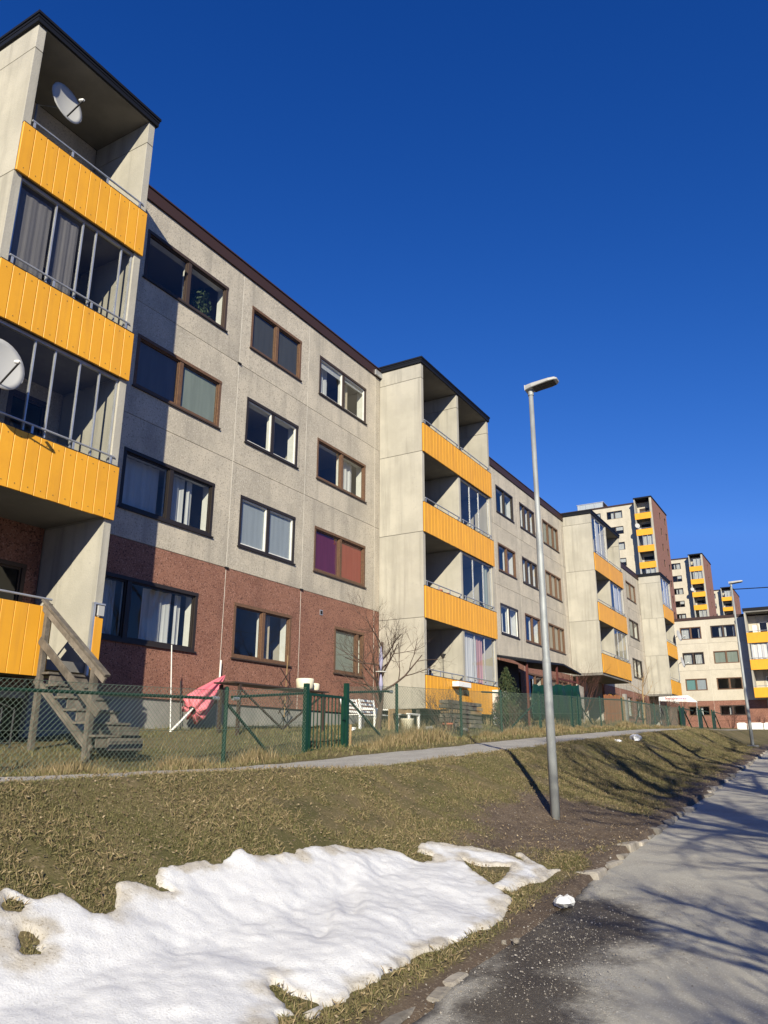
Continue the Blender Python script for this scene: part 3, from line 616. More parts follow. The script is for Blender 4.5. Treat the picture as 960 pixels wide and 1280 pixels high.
# ------------------------------------------------------------------ roof box on the nearest tower
rbx = thing('roof_enclosure', (126.5, 33, 39.16), 'pale translucent plant enclosure on the roof of the tower block', 'rooftop box')
for k in range(4):
    mb = MB(); mb.box(126.2, 126.3, 31.1+k*1.43, 31.18+k*1.43, 39.16, 40.2); mb.build('post', 'aluminium', rbx)
mb = MB(); mb.box(126.2, 129, 31.0, 35.6, 40.2, 40.32); mb.build('top_frame', 'aluminium', rbx)
mb = MB(); mb.add([(126.25, 31.1, 39.3), (126.25, 35.5, 39.3), (126.25, 35.5, 40.2), (126.25, 31.1, 40.2)], [(0, 1, 2, 3)]); mb.build('screen', 'blind_blue', rbx)
mb = MB(); mb.box(127.2, 128.6, 32.6, 34.2, 39.16, 39.95); mb.build('vent_unit', 'dark_metal', rbx)

# ------------------------------------------------------------------ trees and bushes
YLIM = [1e9]   # street trees are kept pruned back on the road side
def grow(mb, p, d, length, rad, lvl, maxl, spread, upb, n0=6, kids=(3, 5), seg=4, curl=.14, start=.35):
    if p[1]+d[1]*length > YLIM[0]: return
    pts = [Vector(p)]; rs = [rad]; dd = Vector(d).normalized()
    for i in range(seg):
        dd = (dd+Vector((random.gauss(0, curl), random.gauss(0, curl), random.gauss(0, curl*.7)+upb))).normalized()
        pts.append(pts[-1]+dd*length/seg); rs.append(rad*(1-.62*(i+1)/seg))
    mb.tube(pts, rs, max(3, n0-lvl), cap=False)
    if lvl >= maxl: return
    for k in range(random.randint(*kids)):
        t = start+(1-start)*(k+random.random())/kids[1]; t = min(t, .97); i = min(int(t*seg), seg-1); f = t*seg-i
        q = pts[i].lerp(pts[i+1], f); r = rs[i]*(1-f)+rs[i+1]*f
        a = (pts[i+1]-pts[i]).normalized(); s = a.cross(Vector((random.gauss(0, 1), random.gauss(0, 1), random.gauss(0, 1)))).normalized()
        ang = spread*random.uniform(.7, 1.25); nd = a*math.cos(ang)+s*math.sin(ang)
        grow(mb, q, nd, length*random.uniform(.55, .75), max(r*.62, .002), lvl+1, maxl, spread, upb, n0, kids, seg, curl, .25)
def bare_tree(name, x, y, h, label, cat='tree', rad=.16, stems=1, maxl=4, kids=(4, 6), spread=.75, m='bark', group=None, lean=(0, 0), first=.45, reach=1.):
    z = H(x, y); t = thing(name, (x, y, z), label, cat, group)
    tk = MB(); cr = MB()
    for s in range(stems):
        d = Vector((random.gauss(0, .12 if stems > 1 else .03)+lean[0], random.gauss(0, .12 if stems > 1 else .03)+lean[1], 1)).normalized()
        p = Vector((x+random.gauss(0, .05)*(stems > 1), y+random.gauss(0, .05)*(stems > 1), z-.1)); pts = [p]; rs = [rad*1.25]; n = 7
        for i in range(n):
            d = (d+Vector((random.gauss(0, .06), random.gauss(0, .06), .02))).normalized(); pts.append(pts[-1]+d*h*.75/n); rs.append(rad*(1-.6*(i+1)/n))
        tk.tube(pts, rs, 10, cap=False)
        nb = int(10 if maxl > 3 else 7)
        for k in range(nb):
            tt = first+(1-first)*(k+random.random()*.8)/nb; i = min(int(tt*n), n-1); f = tt*n-i; q = pts[i].lerp(pts[i+1], f); r = rs[i]*(1-f)+rs[i+1]*f
            az = k*2.4+random.random(); el = random.uniform(.35, .9)
            nd = Vector((math.cos(az)*math.cos(el), math.sin(az)*math.cos(el), math.sin(el)))
            grow(cr, q, nd, reach*h*random.uniform(.32, .45)*(1.15-.5*(tt-first)), r*.6, 1, maxl, spread, .05, 6, kids)
    tk.build('trunk', m, t, smooth=True); cr.build('crown', m, t, smooth=True)
    return t
TG = 'bare street trees along the far kerb'
YLIM[0] = -1.3
for i, (x, y, h, st) in enumerate(((1.5, -2.9, 5.0, 1), (2.4, -5, 14, 2), (-3.6, -4.0, 6.0, 1), (6.8, -5.2, 14, 1), (11.5, -5.4, 14, 2), (16.5, -5.8, 14, 1), (21.5, -6.4, 14, 2), (28, -7, 14, 1))):
    YLIM[0] = -1.6 if h > 7 else (-.55 if x == 1.5 else -1.2)
    bare_tree('street_tree', x, y, h, 'bare leafless street tree standing on the far side of the road', rad=.27 if h > 7 else .14, stems=st, maxl=4 if i < 5 else 3, kids=(3, 5) if h > 7 else (4, 6), group=TG, first=.26, reach=.5 if h > 7 else .75)
YLIM[0] = 1e9

# ------------------------------------------------------------------ street lamps
def street_lamp(x, y, h, label, head_dir, foot=False):
    z = H(x, y)-.05; t = thing('street_lamp', (x, y, z), label, 'street lamp')
    mb = MB(); lean = Vector((.012, .004, 1))
    P = lambda k: (x+lean.x*k, y+lean.y*k, z+k)
    mb.tube([P(0), P(h*.33), P(h*.33+.05), P(h*.62), P(h*.62+.06), P(h-.15)], [.064, .060, .051, .048, .039, .036], 20); mb.build('pole', 'galvanised', t, smooth=True)
    for k, r_ in ((h*.33, .0615), (h*.62, .0495)):
        mb = MB(); mb.tube([P(k-.02), P(k+.03)], r_, 20); mb.build('collar', 'galvanised', t)
    mb = MB(); mb.tube([P(h-.16), P(h-.02)], .046, 16); mb.build('spigot', 'galvanised', t)
    mb = MB(); mb.box(x+.045, x+.066, y-.03, y+.03, z+.5, z+.8); mb.build('service_door', 'galvanised', t)
    c = Vector(P(h-.02)); d = Vector(head_dir).normalized(); s = d.cross(Vector((0, 0, 1))).normalized(); u = s.cross(d)
    # flat wedge-shaped LED head, tapering to its tip
    prof = [(-.08, .07, -.045, .05), (.04, .115, -.045, .045), (.32, .135, -.032, .038), (.41, .11, -.025, .036), (.45, .07, -.015, .018)]
    mb = MB(); vs = []; fs = []
    for (k, w, lo, hi) in prof:
        q = c+d*k
        for a, b in ((-w, lo), (w, lo), (w, lo*.2+hi*.2), (w*.7, hi), (-w*.7, hi), (-w, lo*.2+hi*.2)): vs.append(q+s*a+u*b)
    n = 6
    for i in range(len(prof)-1):
        for k in range(n): fs.append((i*n+k, i*n+(k+1) % n, (i+1)*n+(k+1) % n, (i+1)*n+k))
    fs += [tuple(range(n)), tuple(range((len(prof)-1)*n, len(prof)*n))]
    hd = mb.add(vs, fs).build('lamp_head', 'grey_plastic', t, bevel=.008)
    mb = MB(); q0, q1 = c+d*.05, c+d*.40
    mb.add([q0+s*.10-u*.054, q0-s*.10-u*.054, q1-s*.10-u*.032, q1+s*.10-u*.032], [(0, 1, 2, 3)]); mb.build('lens', 'dark_metal', hd)
    if foot:
        mb = MB(); mb.box(x-.2, x+.2, y-.2, y+.2, z-.1, z+.12); mb.build('footing', 'plinth', t, bevel=.02)
    return t, P(h-.3)
street_lamp(10.82, 3.65, 6.5, 'galvanised street lamp standing in the bare muddy patch of the bank', (.05, -1, .10))
_, lt = street_lamp(33.9, 3.45, 6.5, 'galvanised street lamp with a cable from its top and a concrete footing', (.05, -1, .05), True)
mb = MB(); pts = [(lt[0]+(-1)*k*.2, lt[1]-k*1.5, lt[2]+.0-.10*k+.011*k*k) for k in range(10)]; mb.tube(pts, .02, 5); tag(mb.build('overhead_cable', 'black'), 'thin dark overhead cable running from the top of the street lamp', 'cable')

# ------------------------------------------------------------------ kerb
kerb = MB()
kb = [( -20, 8)]
kr = bpy.data.objects.new('kerb', None); col.objects.link(kr); kr['kind'] = 'structure'; kr.location = (8, 2.3, float(roadz(8)))
def rock(mb, c, sx, sy, sz, yaw, jit=.18):
    vs = []
    for i, (a, b, e) in enumerate([(i, j, k) for k in (-1, 1) for j in (-1, 1) for i in (-1, 1)]):
        s = .86 if e > 0 else 1.
        p = Vector((a*sx*s*(1+random.uniform(-jit, jit)), b*sy*s*(1+random.uniform(-jit, jit)), e*sz*(1+random.uniform(-jit, jit))))
        vs.append(Vector(c)+Vector((p.x*math.cos(yaw)-p.y*math.sin(yaw), p.x*math.sin(yaw)+p.y*math.cos(yaw), p.z)))
    return mb.add(vs, [(0, 1, 3, 2), (4, 6, 7, 5), (0, 4, 5, 1), (2, 3, 7, 6), (0, 2, 6, 4), (1, 5, 7, 3)])
x = 7.9
while x < 34:
    ln = random.uniform(.38, .62) if x < 13 else random.uniform(.5, .8)
    xc = x+ln/2; yc = float(kerby(xc))+.05+random.uniform(-.03, .03); zc = float(roadz(xc))-.04+random.uniform(-.035, .015)
    mb = MB(); rock(mb, (xc, yc, zc), ln/2-.02, random.uniform(.10, .16), random.uniform(.075, .10), .021+random.uniform(-.09, .09))
    mb.build('kerb_stone', 'stone', kr, (xc, yc, zc), bevel=.018); x += ln+random.uniform(0, .05)+(.25 if random.random() < .07 else 0)
for (u, v, ln, wd) in ((495, 1272, .42, .075), (548, 1242, .26, .08), (569, 1223, .30, .07), (470, 1290, .3, .08)):
    p = gpt(u, v); mb = MB(); rock(mb, (p.x, p.y, p.z-.006), ln/2, wd*.7, .016, .12, .25); mb.build('kerb_stone', 'stone', kr, (p.x, p.y, p.z), bevel=.012)

# ------------------------------------------------------------------ snow
OUT = [(-90, 1130), (-40, 1108), (0, 1112), (5, 1106), (25, 1114), (50, 1119), (65, 1113), (80, 1111), (100, 1125), (117, 1139), (135, 1140), (145, 1130), (147, 1115), (142, 1107), (147, 1100), (160, 1099), (180, 1105), (200, 1110), (215, 1112), (197, 1102), (195, 1091), (200, 1085), (220, 1081), (240, 1076), (255, 1071), (265, 1077), (282, 1073), (300, 1064), (317, 1072), (335, 1067), (345, 1070), (367, 1066), (380, 1059), (400, 1057), (415, 1050), (430, 1055), (450, 1056), (465, 1052), (480, 1054), (502, 1061), (517, 1069), (540, 1070), (540, 1064), (522, 1057), (521, 1050), (535, 1046), (555, 1050), (572, 1056), (590, 1058), (600, 1062), (620, 1066), (640, 1070), (660, 1079), (650, 1071), (642, 1067), (652, 1066), (670, 1077), (685, 1085), (700, 1084), (687, 1091), (677, 1097), (655, 1101), (640, 1107), (620, 1106), (616, 1100), (630, 1094), (637, 1082), (620, 1080), (597, 1077), (575, 1069), (587, 1081), (605, 1092), (616, 1102), (630, 1112), (639, 1119), (632, 1132), (622, 1147), (610, 1157), (590, 1160), (572, 1170), (545, 1182), (515, 1191), (512, 1200), (480, 1216), (472, 1222), (440, 1237), (435, 1247), (410, 1250), (400, 1265), (387, 1269), (377, 1262), (396, 1252), (395, 1247), (360, 1235), (342, 1226), (337, 1231), (352, 1245), (360, 1257), (370, 1264), (345, 1266), (347, 1275), (330, 1310), (250, 1370), (100, 1460), (-60, 1500), (-260, 1400), (-250, 1230)]
HOLES = [[(2, 1125), (10, 1117), (27, 1120), (34, 1131), (25, 1136), (8, 1134)], [(29, 1157), (42, 1159), (50, 1169), (49, 1172), (40, 1174), (56, 1184), (54, 1190), (30, 1191), (22, 1182), (32, 1172), (29, 1162)]]
polys = [np.array([gpt(u, v, .03)[:2] for u, v in P]) for P in [OUT]+HOLES]
def sdist(X, Y):
    inside = np.zeros(X.shape, bool); dist = np.full(X.shape, 1e9)
    for P in polys:
        Q = np.roll(P, -1, 0)
        for (ax, ay), (bx, by) in zip(P, Q):
            c = ((ay > Y) != (by > Y)); den = (by-ay) if by != ay else 1e-9
            inside ^= c & (X < (bx-ax)*(Y-ay)/den+ax)
            dx, dy = bx-ax, by-ay; t = np.clip(((X-ax)*dx+(Y-ay)*dy)/(dx*dx+dy*dy+1e-12), 0, 1)
            dist = np.minimum(dist, np.hypot(X-ax-t*dx, Y-ay-t*dy))
    return np.where(inside, dist, -dist)
x0, y0_ = polys[0].min(0); x1, y1_ = polys[0].max(0); st = .021
sx = np.arange(max(x0, .3)-.1, x1+.1, st); sy = np.arange(max(y0_, .8)-.1, y1_+.1, st)
SX, SY = np.meshgrid(sx, sy, indexing='ij'); sd = sdist(SX, SY)+.035*fbm(SX*7, SY*7, 3)+.016*fbm(SX*22, SY*22, 2)
ca, sa = 1.6/1.887, 1/1.887; A_ = SX*ca+SY*sa; C_ = -SX*sa+SY*ca   # along / across the sun's bearing
thin = np.clip((sx[:, None]-7.3)/1.5, 0, 1)
rel = .05*fbm(A_*.5+5, C_*1.1, 2)+.011*fbm(A_*1.4, C_*3.6, 2)
# melt hollows drawn out along the sun's bearing
hol = 0
for k in range(30):
    px_, py_ = rng.uniform(2.2, 6.5), rng.uniform(2.6, 4.4); a0, c0 = px_*ca+py_*sa, -px_*sa+py_*ca
    la, lc, dp = rng.uniform(.16, .42), rng.uniform(.05, .11), rng.uniform(.035, .085)
    da, dc = A_-a0, C_-c0; hol = hol-dp*np.exp(-(dc/lc)**2)/(1+np.exp(-(da+la)*18))/(1+np.exp((da-la)*9))
hh = (.055*(1-np.exp(-np.maximum(sd, 0)/.14))*(1-.75*thin)+np.clip(sd/.25, 0, 1)*(rel+hol))
hh = np.where(sd > 0, np.maximum(hh, .008+.02*np.clip(sd/.03, 0, 1)), np.maximum(-.12, .008+sd*3.5))
bz = np.where(SY < kerby(SX), roadz(SX), hz(SX, SY))
SZ = bz+hh
keep = (sd > -.07); idx = grid_faces(len(sx), len(sy)); kf = keep.ravel()[idx].any(1)
used = np.unique(idx[kf]); rem = np.full(SX.size, -1); rem[used] = np.arange(len(used))
snow = npmesh('snow_patch', np.stack([SX, SY, SZ], -1).reshape(-1, 3)[used], rem[idx[kf]], 'snow', smooth=True)
ed = np.clip(1-sd/.22, 0, 1)*.75+.8*fbm(SX*5, SY*5, 4)*np.clip(1.1-sd/.3, .08, 1)
at = snow.data.attributes.new('dirt', 'FLOAT', 'POINT'); at.data.foreach_set('value', np.clip(ed, 0, 1).ravel()[used].astype(np.float32))
snow.data.materials.clear(); snow.data.materials.append(attr_mat('old_snow', 'dirt', ((.66, .665, .675), (.61, .615, .63), (.54, .54, .54), 2.5, 60), ((.50, .47, .42), (.42, .385, .33), (.30, .265, .21), 6, 45), .6, .75, .35, 70))
tag(snow, 'large melting snow patch lying on the lower bank beside the road', 'snow')

# ------------------------------------------------------------------ grass, leaves, grit
def blades(name, X, Y, hgt, width, lean, m, zoff=0., par=None):
    n = len(X); Z = hz(X, Y)+zoff; az = rng.uniform(0, 6.283, n); la = rng.uniform(0, 6.283, n); ln = np.abs(rng.normal(0, lean, n)).clip(0, 1.45)
    h = hgt*rng.uniform(.5, 1.3, n); w = width*rng.uniform(.6, 1.4, n)
    wx, wy = np.cos(az)*w, np.sin(az)*w; tx, ty, tz = np.cos(la)*np.sin(ln)*h, np.sin(la)*np.sin(ln)*h, np.cos(ln)*h
    V = np.stack([np.stack([X-wx, Y-wy, Z-.01], 1), np.stack([X+wx, Y+wy, Z-.01], 1), np.stack([X+tx*.5+wx*.6, Y+ty*.5+wy*.6, Z+tz*.6], 1), np.stack([X+tx, Y+ty, Z+tz], 1)], 1).reshape(-1, 3)
    b = np.arange(n)*4; Fc = np.concatenate([np.stack([b, b+1, b+2], 1), np.stack([b, b+2, b+3], 1)])
    return npmesh(name, V, Fc, m, 'stuff', par)
def scatter(n, xa, xb, ya, yb, pw=1.):
    X = xa+(xb-xa)*rng.random(n)**pw; Y = rng.uniform(ya, yb, n); return X, Y
X, Y = scatter(680000, 1.5, 36, 2.35, 5.6, 2.0)
mk = mudmask(X, Y); k = (Y > kerby(X)+.08) & (rng.random(len(X)) > mk*1.7-.15) & (fbm(X*2.3, Y*2.3, 3) > -.30)
k &= ~((sdist(X, Y) > -.01) & (X < 9)); X, Y = X[k], Y[k]
far = np.clip(X/12, .8, 2.2)
pt = fbm(X*.8+3, Y*.8, 3)
blades('bank_grass', X, Y, 0.03*(1+.5*np.clip(pt, -.6, .8)), .0026*far, 1.25, 'blade')
k = rng.random(len(X)) < .16; k &= fbm(X*1.2+9, Y*1.2, 3) > -.2
blades('flattened_straw', X[k], Y[k], .056*np.ones(k.sum()), .0019*np.clip(X[k]/10, .9, 2.2), 1.5, 'straw', .012)
tag(bpy.data.objects['flattened_straw'], 'flattened dead straw blades lying over the grass of the bank', 'straw')
tag(bpy.data.objects['bank_grass'], 'short matted olive and straw grass covering the bank', 'grass')
X, Y = scatter(110000, 2, 46, 7.4, 12.2, 1.6)
d = np.clip(1-np.abs(Y-8.25)/.55, 0, 1); k = (rng.random(len(X)) < .35+.65*d) & (Y > 7.5+.15*fbm(X*3, Y*3, 3))
k &= ~((Y > B-.1) & (((X > 6) & (X < 8.85)) | ((X > 20.7) & (X < 26.4)))); X, Y = X[k], Y[k]; d = d[k]
blades('garden_grass', X, Y, .07+.03*rng.random(len(X)), .005*np.clip(X/12, .8, 2), .85, 'blade')
tag(bpy.data.objects['garden_grass'], 'rough green grass growing in the fenced garden plots', 'grass')
X = 3+45*rng.random(42000)**1.5; Y = 8.22+rng.normal(0, .16, 42000); cl = fbm(X*1.1, Y*.6, 3); k = cl+.35*rng.random(len(X)) > .08; X, Y, cl = X[k], Y[k], cl[k]
k = (np.abs(X-12.1) > .75) | (Y > 8.45); X, Y, cl = X[k], Y[k], cl[k]
blades('dry_grass', X, Y, .07+.24*np.clip(cl+.2, 0, .8), .004*np.clip(X/10, .9, 2), .33, 'straw')
tag(bpy.data.objects['dry_grass'], 'tall dry straw-coloured grass along the foot of the green fence', 'grass')
X, Y = scatter(9000, 17, 45, 8.6, 11.8, 1); k = fbm(X*.8, Y*.8, 3) > .05; X, Y = X[k], Y[k]
blades('dry_weeds', X, Y, .3*np.ones(len(X)), .006*np.clip(X/14, 1, 2), .3, 'straw')
tag(bpy.data.objects['dry_weeds'], 'dry brown weeds standing between the garden clutter', 'weeds')
def leaves(name, X, Y, size, m, label, cat, zz=None):
    n = len(X); Z = (hz(X, Y) if zz is None else zz)+.012+.03*rng.random(n); a = rng.uniform(0, 6.283, n); s = size*rng.uniform(.5, 1.4, n)
    t1, t2 = rng.normal(0, .45, n), rng.normal(0, .45, n)
    c, q = np.cos(a)*s, np.sin(a)*s; p = lambda u, v, w: np.stack([X+u*c-v*q, Y+u*q+v*c, Z+w*s+u*t1*s+v*t2*s], 1)
    V = np.stack([p(-1, 0, .1), p(-.1, -.55, 0), p(1, 0, .25), p(.1, .55, 0)], 1).reshape(-1, 3); b = np.arange(n)*4
    o = npmesh(name, V, np.concatenate([np.stack([b, b+1, b+2], 1), np.stack([b, b+2, b+3], 1)]), m, 'stuff'); return tag(o, label, cat)
X, Y = scatter(30000, 1.8, 32, 2.4, 5.5, 1.7); k = ~((sdist(X, Y) > -.02) & (X < 9)); leaves('fallen_leaves', X[k], Y[k], .0105, 'dead_leaf', 'small dry brown leaves scattered over the grass bank', 'leaves')
X, Y = scatter(17000, 2, 9, -.5, 2.6, 1.); dd = np.hypot((X-5.2-.5*(Y-1.5))/2.4, (Y-1.75)/.8); k = rng.random(len(X)) < np.exp(-dd*dd*1.1)
def pebbles(name, X, Y, Z, size, label):
    n = len(X); s = size*rng.lognormal(0, .35, n); V = []; base = np.array([(1, 0, 0), (-.5, .87, 0), (-.5, -.87, 0), (.1, .05, .9)])
    a = rng.uniform(0, 6.283, n); c, q = np.cos(a), np.sin(a); sc3 = rng.uniform(.6, 1.3, (n, 4))
    V = np.stack([np.stack([X+(b[0]*c-b[1]*q)*s*sc3[:, i], Y+(b[0]*q+b[1]*c)*s*sc3[:, i], Z+b[2]*s*sc3[:, i]-.002], 1) for i, b in enumerate(base)], 1).reshape(-1, 3)
    b = np.arange(n)*4; o = npmesh(name, V, np.concatenate([np.stack([b, b+1, b+3], 1), np.stack([b+1, b+2, b+3], 1), np.stack([b+2, b, b+3], 1)]), 'grit', 'stuff'); return tag(o, label, 'gravel')
X, Y = X[k], Y[k]; Y = np.minimum(Y, kerby(X)+.1); pebbles('road_grit', X, Y, roadz(X), .0045, 'pale winter grit strewn over the wet edge of the road')
X, Y = scatter(5200, 3, 22, 2.22, 4.6, 1.4); k = (rng.random(len(X)) < mudmask(X, Y)) & ~((sdist(X, Y) > -.02) & (X < 9)); X, Y = X[k], Y[k]; pebbles('bank_pebbles', X, Y, hz(X, Y), .006, 'pebbles and clods lying in the mud of the bank')

# ------------------------------------------------------------------ litter
def blob(name, c, sx, sy, sz, m, label, cat, rough=.25, yaw=0., n=10):
    vs = []; fs = []
    for i in range(1, 6):
        th = math.pi*i/6
        for k in range(n):
            a = 2*math.pi*k/n; r = 1+random.uniform(-rough, rough); px, py, pz = math.sin(th)*math.cos(a)*sx*r, math.sin(th)*math.sin(a)*sy*r, math.cos(th)*sz*r
            vs.append((c[0]+px*math.cos(yaw)-py*math.sin(yaw), c[1]+px*math.sin(yaw)+py*math.cos(yaw), c[2]+pz))
    for i in range(4):
        for k in range(n): fs.append((i*n+k, i*n+(k+1) % n, (i+1)*n+(k+1) % n, (i+1)*n+k))
    fs += [tuple(range(n)), tuple(range(4*n, 5*n))]
    mb = MB(); mb.add(vs, fs); return tag(mb.build(name, m, None, c, smooth=False), label, cat)
p = gpt(705, 1133); blob('crumpled_paper', (p.x, p.y, p.z+.035), .105, .075, .05, 'white_plastic', 'crumpled white paper on the dark wet mud at the road edge', 'litter', .3, .3, 8)
p = gpt(795, 926); blob('snow_lump', (p.x, p.y, p.z+.06), .18, .14, .10, 'snow', 'largest white lump of old snow left at the edge of the path', 'snow', .3)
p = gpt(772, 927.5); blob('snow_lump', (p.x, p.y, p.z+.02), .12, .09, .045, 'snow', 'flat little lump of old snow beside a larger lump at the path edge', 'snow', .35)
p = gpt(630, 1180); blob('pebble', (p.x, p.y, p.z+.01), .022, .018, .018, 'stone', 'pale round pebble on the mud beside a larger pale stone', 'stone')
p = gpt(645, 1179); blob('loose_stone', (p.x, p.y, p.z+.012), .035, .025, .022, 'stone', 'pale angular stone on the mud below the snow patch', 'stone')

# ------------------------------------------------------------------ fence
FY = 8.3
fence = thing('chain_link_fence', (3.2, FY, H(3.2, FY)), 'green chain-link fence with posts and top rail along the garden side of the path', 'fence')
PX_ = [2.0, 5.1, 9.36, 11.45, 12.75, 14.71, 17.93, 20.54, 23.7, 27.88, 30.6, 34.0, 37.68, 40.3, 43.4, 46.8]
base = lambda x: float(fencez(x))
TOPH = 1.17
for i, x in enumerate(PX_):
    mb = MB(); r = .032 if i not in (3, 4) else .04
    if i in (3, 4, 8, 9): mb.box(x-r, x+r, FY-r, FY+r, base(x)-.2, base(x)+TOPH+.03)
    else: mb.tube([(x, FY, base(x)-.2), (x, FY, base(x)+TOPH), (x, FY, base(x)+TOPH+.02)], [r, r, r*.6], 12)
    mb.build('post', 'green_paint', fence)
def rail(x0, x1, dz=.16, r=.022):
    mb = MB(); mb.tube([(x0, FY+.02, base(x0)+TOPH-dz), (x1, FY+.02, base(x1)+TOPH-dz)], r, 8); mb.build('top_rail', 'green_paint', fence)
for a, b, dz in ((2.0, 5.0, .16), (5.2, 9.2, .16), (9.5, 11.4, .14), (12.85, 14.55, .14), (20.54, 19.3, .05), (28, 30.6, .08), (30.6, 34, .08), (34, 37.6, .08), (37.7, 40.3, .08)): rail(a, b, dz)
for x, s in ((9.2, -1), (9.52, 1), (14.55, -1)):
    mb = MB(); mb.tube([(x, FY+.02, base(x)+TOPH-.16), (x+s*.14, FY+.02, base(x)+TOPH-.155)], .03, 8); mb.build('rail_clamp', 'aluminium', fence)
for x0, x1 in ((9.4, 10.55), (12.8, 14.25), (23.7, 21.0), (27.9, 29.8), (37.6, 36.2), (43.4, 44.4)):
    mb = MB(); mb.bar((x0, FY+.04, base(x0)+TOPH-.22), (x1, FY+.04, base(x1)+.06), .034, .034); mb.build('brace', 'green_paint', fence)
def net(xa, xb, cell, r):
    mb = MB(); n = int((xb-xa+TOPH)/cell)
    for s in (1, -1):
        for k in range(n):
            o = xa-TOPH+k*cell if s > 0 else xa+k*cell
            ta, tb = (max(0, (xa-o)/TOPH), min(1, (xb-o)/TOPH)) if s > 0 else (max(0, (o-xb)/TOPH), min(1, (o-xa)/TOPH))
            if tb-ta < .02: continue
            P = lambda t: (o+s*t*TOPH, FY-.03-.003*s, base(o+s*t*TOPH)+.02+t*(TOPH-.06))
            mb.tube([P(ta), P(tb)], r, 3, cap=False)
    for dz in (.03, .55, TOPH-.04): mb.tube([(xa, FY-.03, base(xa)+dz), ((xa+xb)/2, FY-.03, base((xa+xb)/2)+dz-.008), (xb, FY-.03, base(xb)+dz)], r*1.4, 3, cap=False)
    mb.build('wire_mesh', 'green_wire', fence, kind='stuff')
for a, b in zip(PX_[:-1], PX_[1:]):
    if a == 11.45: continue
    net(a, b, .075 if a < 20 else .11, .0028 if a < 20 else .0034)
gate = thing('garden_gate', (12.1, FY, base(12.1)), 'green metal bar gate in the chain-link fence near the pink parasol', 'gate')
gx0, gx1, gz = 11.53, 12.66, base(11.6); gt = gz+1.03
for nm, a in (('frame_stile', (gx0, gx0+.045)), ('frame_stile', (gx1-.045, gx1))):
    mb = MB(); mb.box(a[0], a[1], FY-.03, FY+.03, gz+.02, gt+(.0)); mb.build(nm, 'green_paint', gate)
for z in (gz+.03, gt-.045):
    mb = MB(); mb.box(gx0+.046, gx1-.046, FY-.025, FY+.025, z, z+.045); mb.build('frame_rail', 'green_paint', gate)
for k in range(8):
    x = gx0+.045+(gx1-gx0-.09)*(k+1)/9; mb = MB(); mb.tube([(x, FY, gz+.076), (x, FY, gt-.046)], .011, 8); mb.build('bar', 'green_paint', gate)
mb = MB(); mb.box(gx1-.09, gx1-.02, FY-.06, FY-.031, gz+.6, gz+.72); mb.build('lock_box', 'green_paint', gate)
mb = MB(); mb.bar((12.84, FY-.03, gz-.02), (12.86, FY-.03, gz+.52), .05, .03); tag(mb.build('wooden_stake', 'tan_wood'), 'weathered wooden stake beside the post of the green bar gate', 'stake')
mb = MB(); mb.box(11.42, 12.68, FY-.07, FY+.07, gz-.12, gz-.005); tag(mb.build('threshold_plank', 'grey_wood', bevel=.01), 'grey wooden threshold plank under the green bar gate', 'plank')
g2 = thing('garden_gate', (25.8, FY, base(25.8)), 'tall dark green gate beside the green tarpaulin screen', 'gate')
for x in (26.9, 27.6):
    mb = MB(); mb.box(x-.05, x+.05, FY-.04, FY+.04, base(x)+.02, base(x)+1.15); mb.build('frame_stile', 'green_paint', g2)
for z in (.06, 1.1):
    mb = MB(); mb.box(26.951, 27.549, FY-.03, FY+.03, base(27)+z, base(27)+z+.05); mb.build('frame_rail', 'green_paint', g2)
for k in range(5):
    mb = MB(); x = 27.0+k*.125; mb.tube([(x, FY, base(27)+.111), (x, FY, base(27)+1.099)], .012, 6); mb.build('bar', 'green_paint', g2)
for x, lb in ((46.0, 'wide dark green gate panel near the end of the fence beside the long banner'), (52.0, 'dark green gate panel past the fence end, next to a second panel'), (57.5, 'far dark green gate panel beside a thin green frame')):
    g3 = thing('gate_panel', (x, 8.1, H(x, 8.1)), lb, 'gate'); z = H(x, 8.1)
    mb = MB(); mb.box(x, x+.9, 8.06, 8.12, z, z+1.15); mb.build('panel', 'green_tarp', g3)
    for e in (-.06, .95):
        mb = MB(); mb.box(x+e-.04, x+e+.04, 8.05, 8.13, z-.1, z+1.25); mb.build('post', 'green_paint', g3)
    mb = MB(); mb.bar((x+1.0, 8.09, z+1.1), (x+3.2, 8.09, z+.1), .06, .06); mb.build('brace', 'green_paint', g3)
    mb = MB(); mb.tube([(x+.99, 8.09, z+1.15), (x+4, 8.09, z+1.15)], .03, 6); mb.build('rail', 'green_paint', g3)

# ------------------------------------------------------------------ wooden stairs
sr = thing('wooden_stairs', (7.73, 9.4, H(7.73, 9.4)), 'weathered grey wooden garden stairs with one handrail leading up to the ground-floor balcony', 'stairs')
def part(mb, name, m, p, **k): return mb.build(name, m, p, **k)
mb = MB(); mb.bar((7.70, 10.58, H(7.7, 10.58)-.1), (7.70, 10.58, 2.17), .075, .075); part(mb, 'post', 'grey_wood', sr)
mb = MB(); mb.bar((7.70, 9.36, H(7.7, 9.36)-.12), (7.70, 9.36, 1.13), .085, .085); part(mb, 'post', 'grey_wood', sr)
mb = MB(); mb.bar((7.70, 10.72, 2.25), (7.70, 9.08, 1.0), .10, .042); part(mb, 'handrail', 'grey_wood', sr, bevel=.004)
mb = MB(); mb.bar((7.675, 10.70, 2.14), (7.675, 9.1, .93), .03, .085); part(mb, 'rail_side', 'grey_wood', sr)
mb = MB(); mb.bar((7.675, 10.66, 1.62), (7.675, 9.16, .47), .03, .12); part(mb, 'mid_rail', 'grey_wood', sr, bevel=.004)
for x in (7.72, 8.5):
    mb = MB(); mb.bar((x, 10.70, 1.02), (x, 9.3, -.02), .045, .11); part(mb, 'stringer', 'grey_wood', sr)
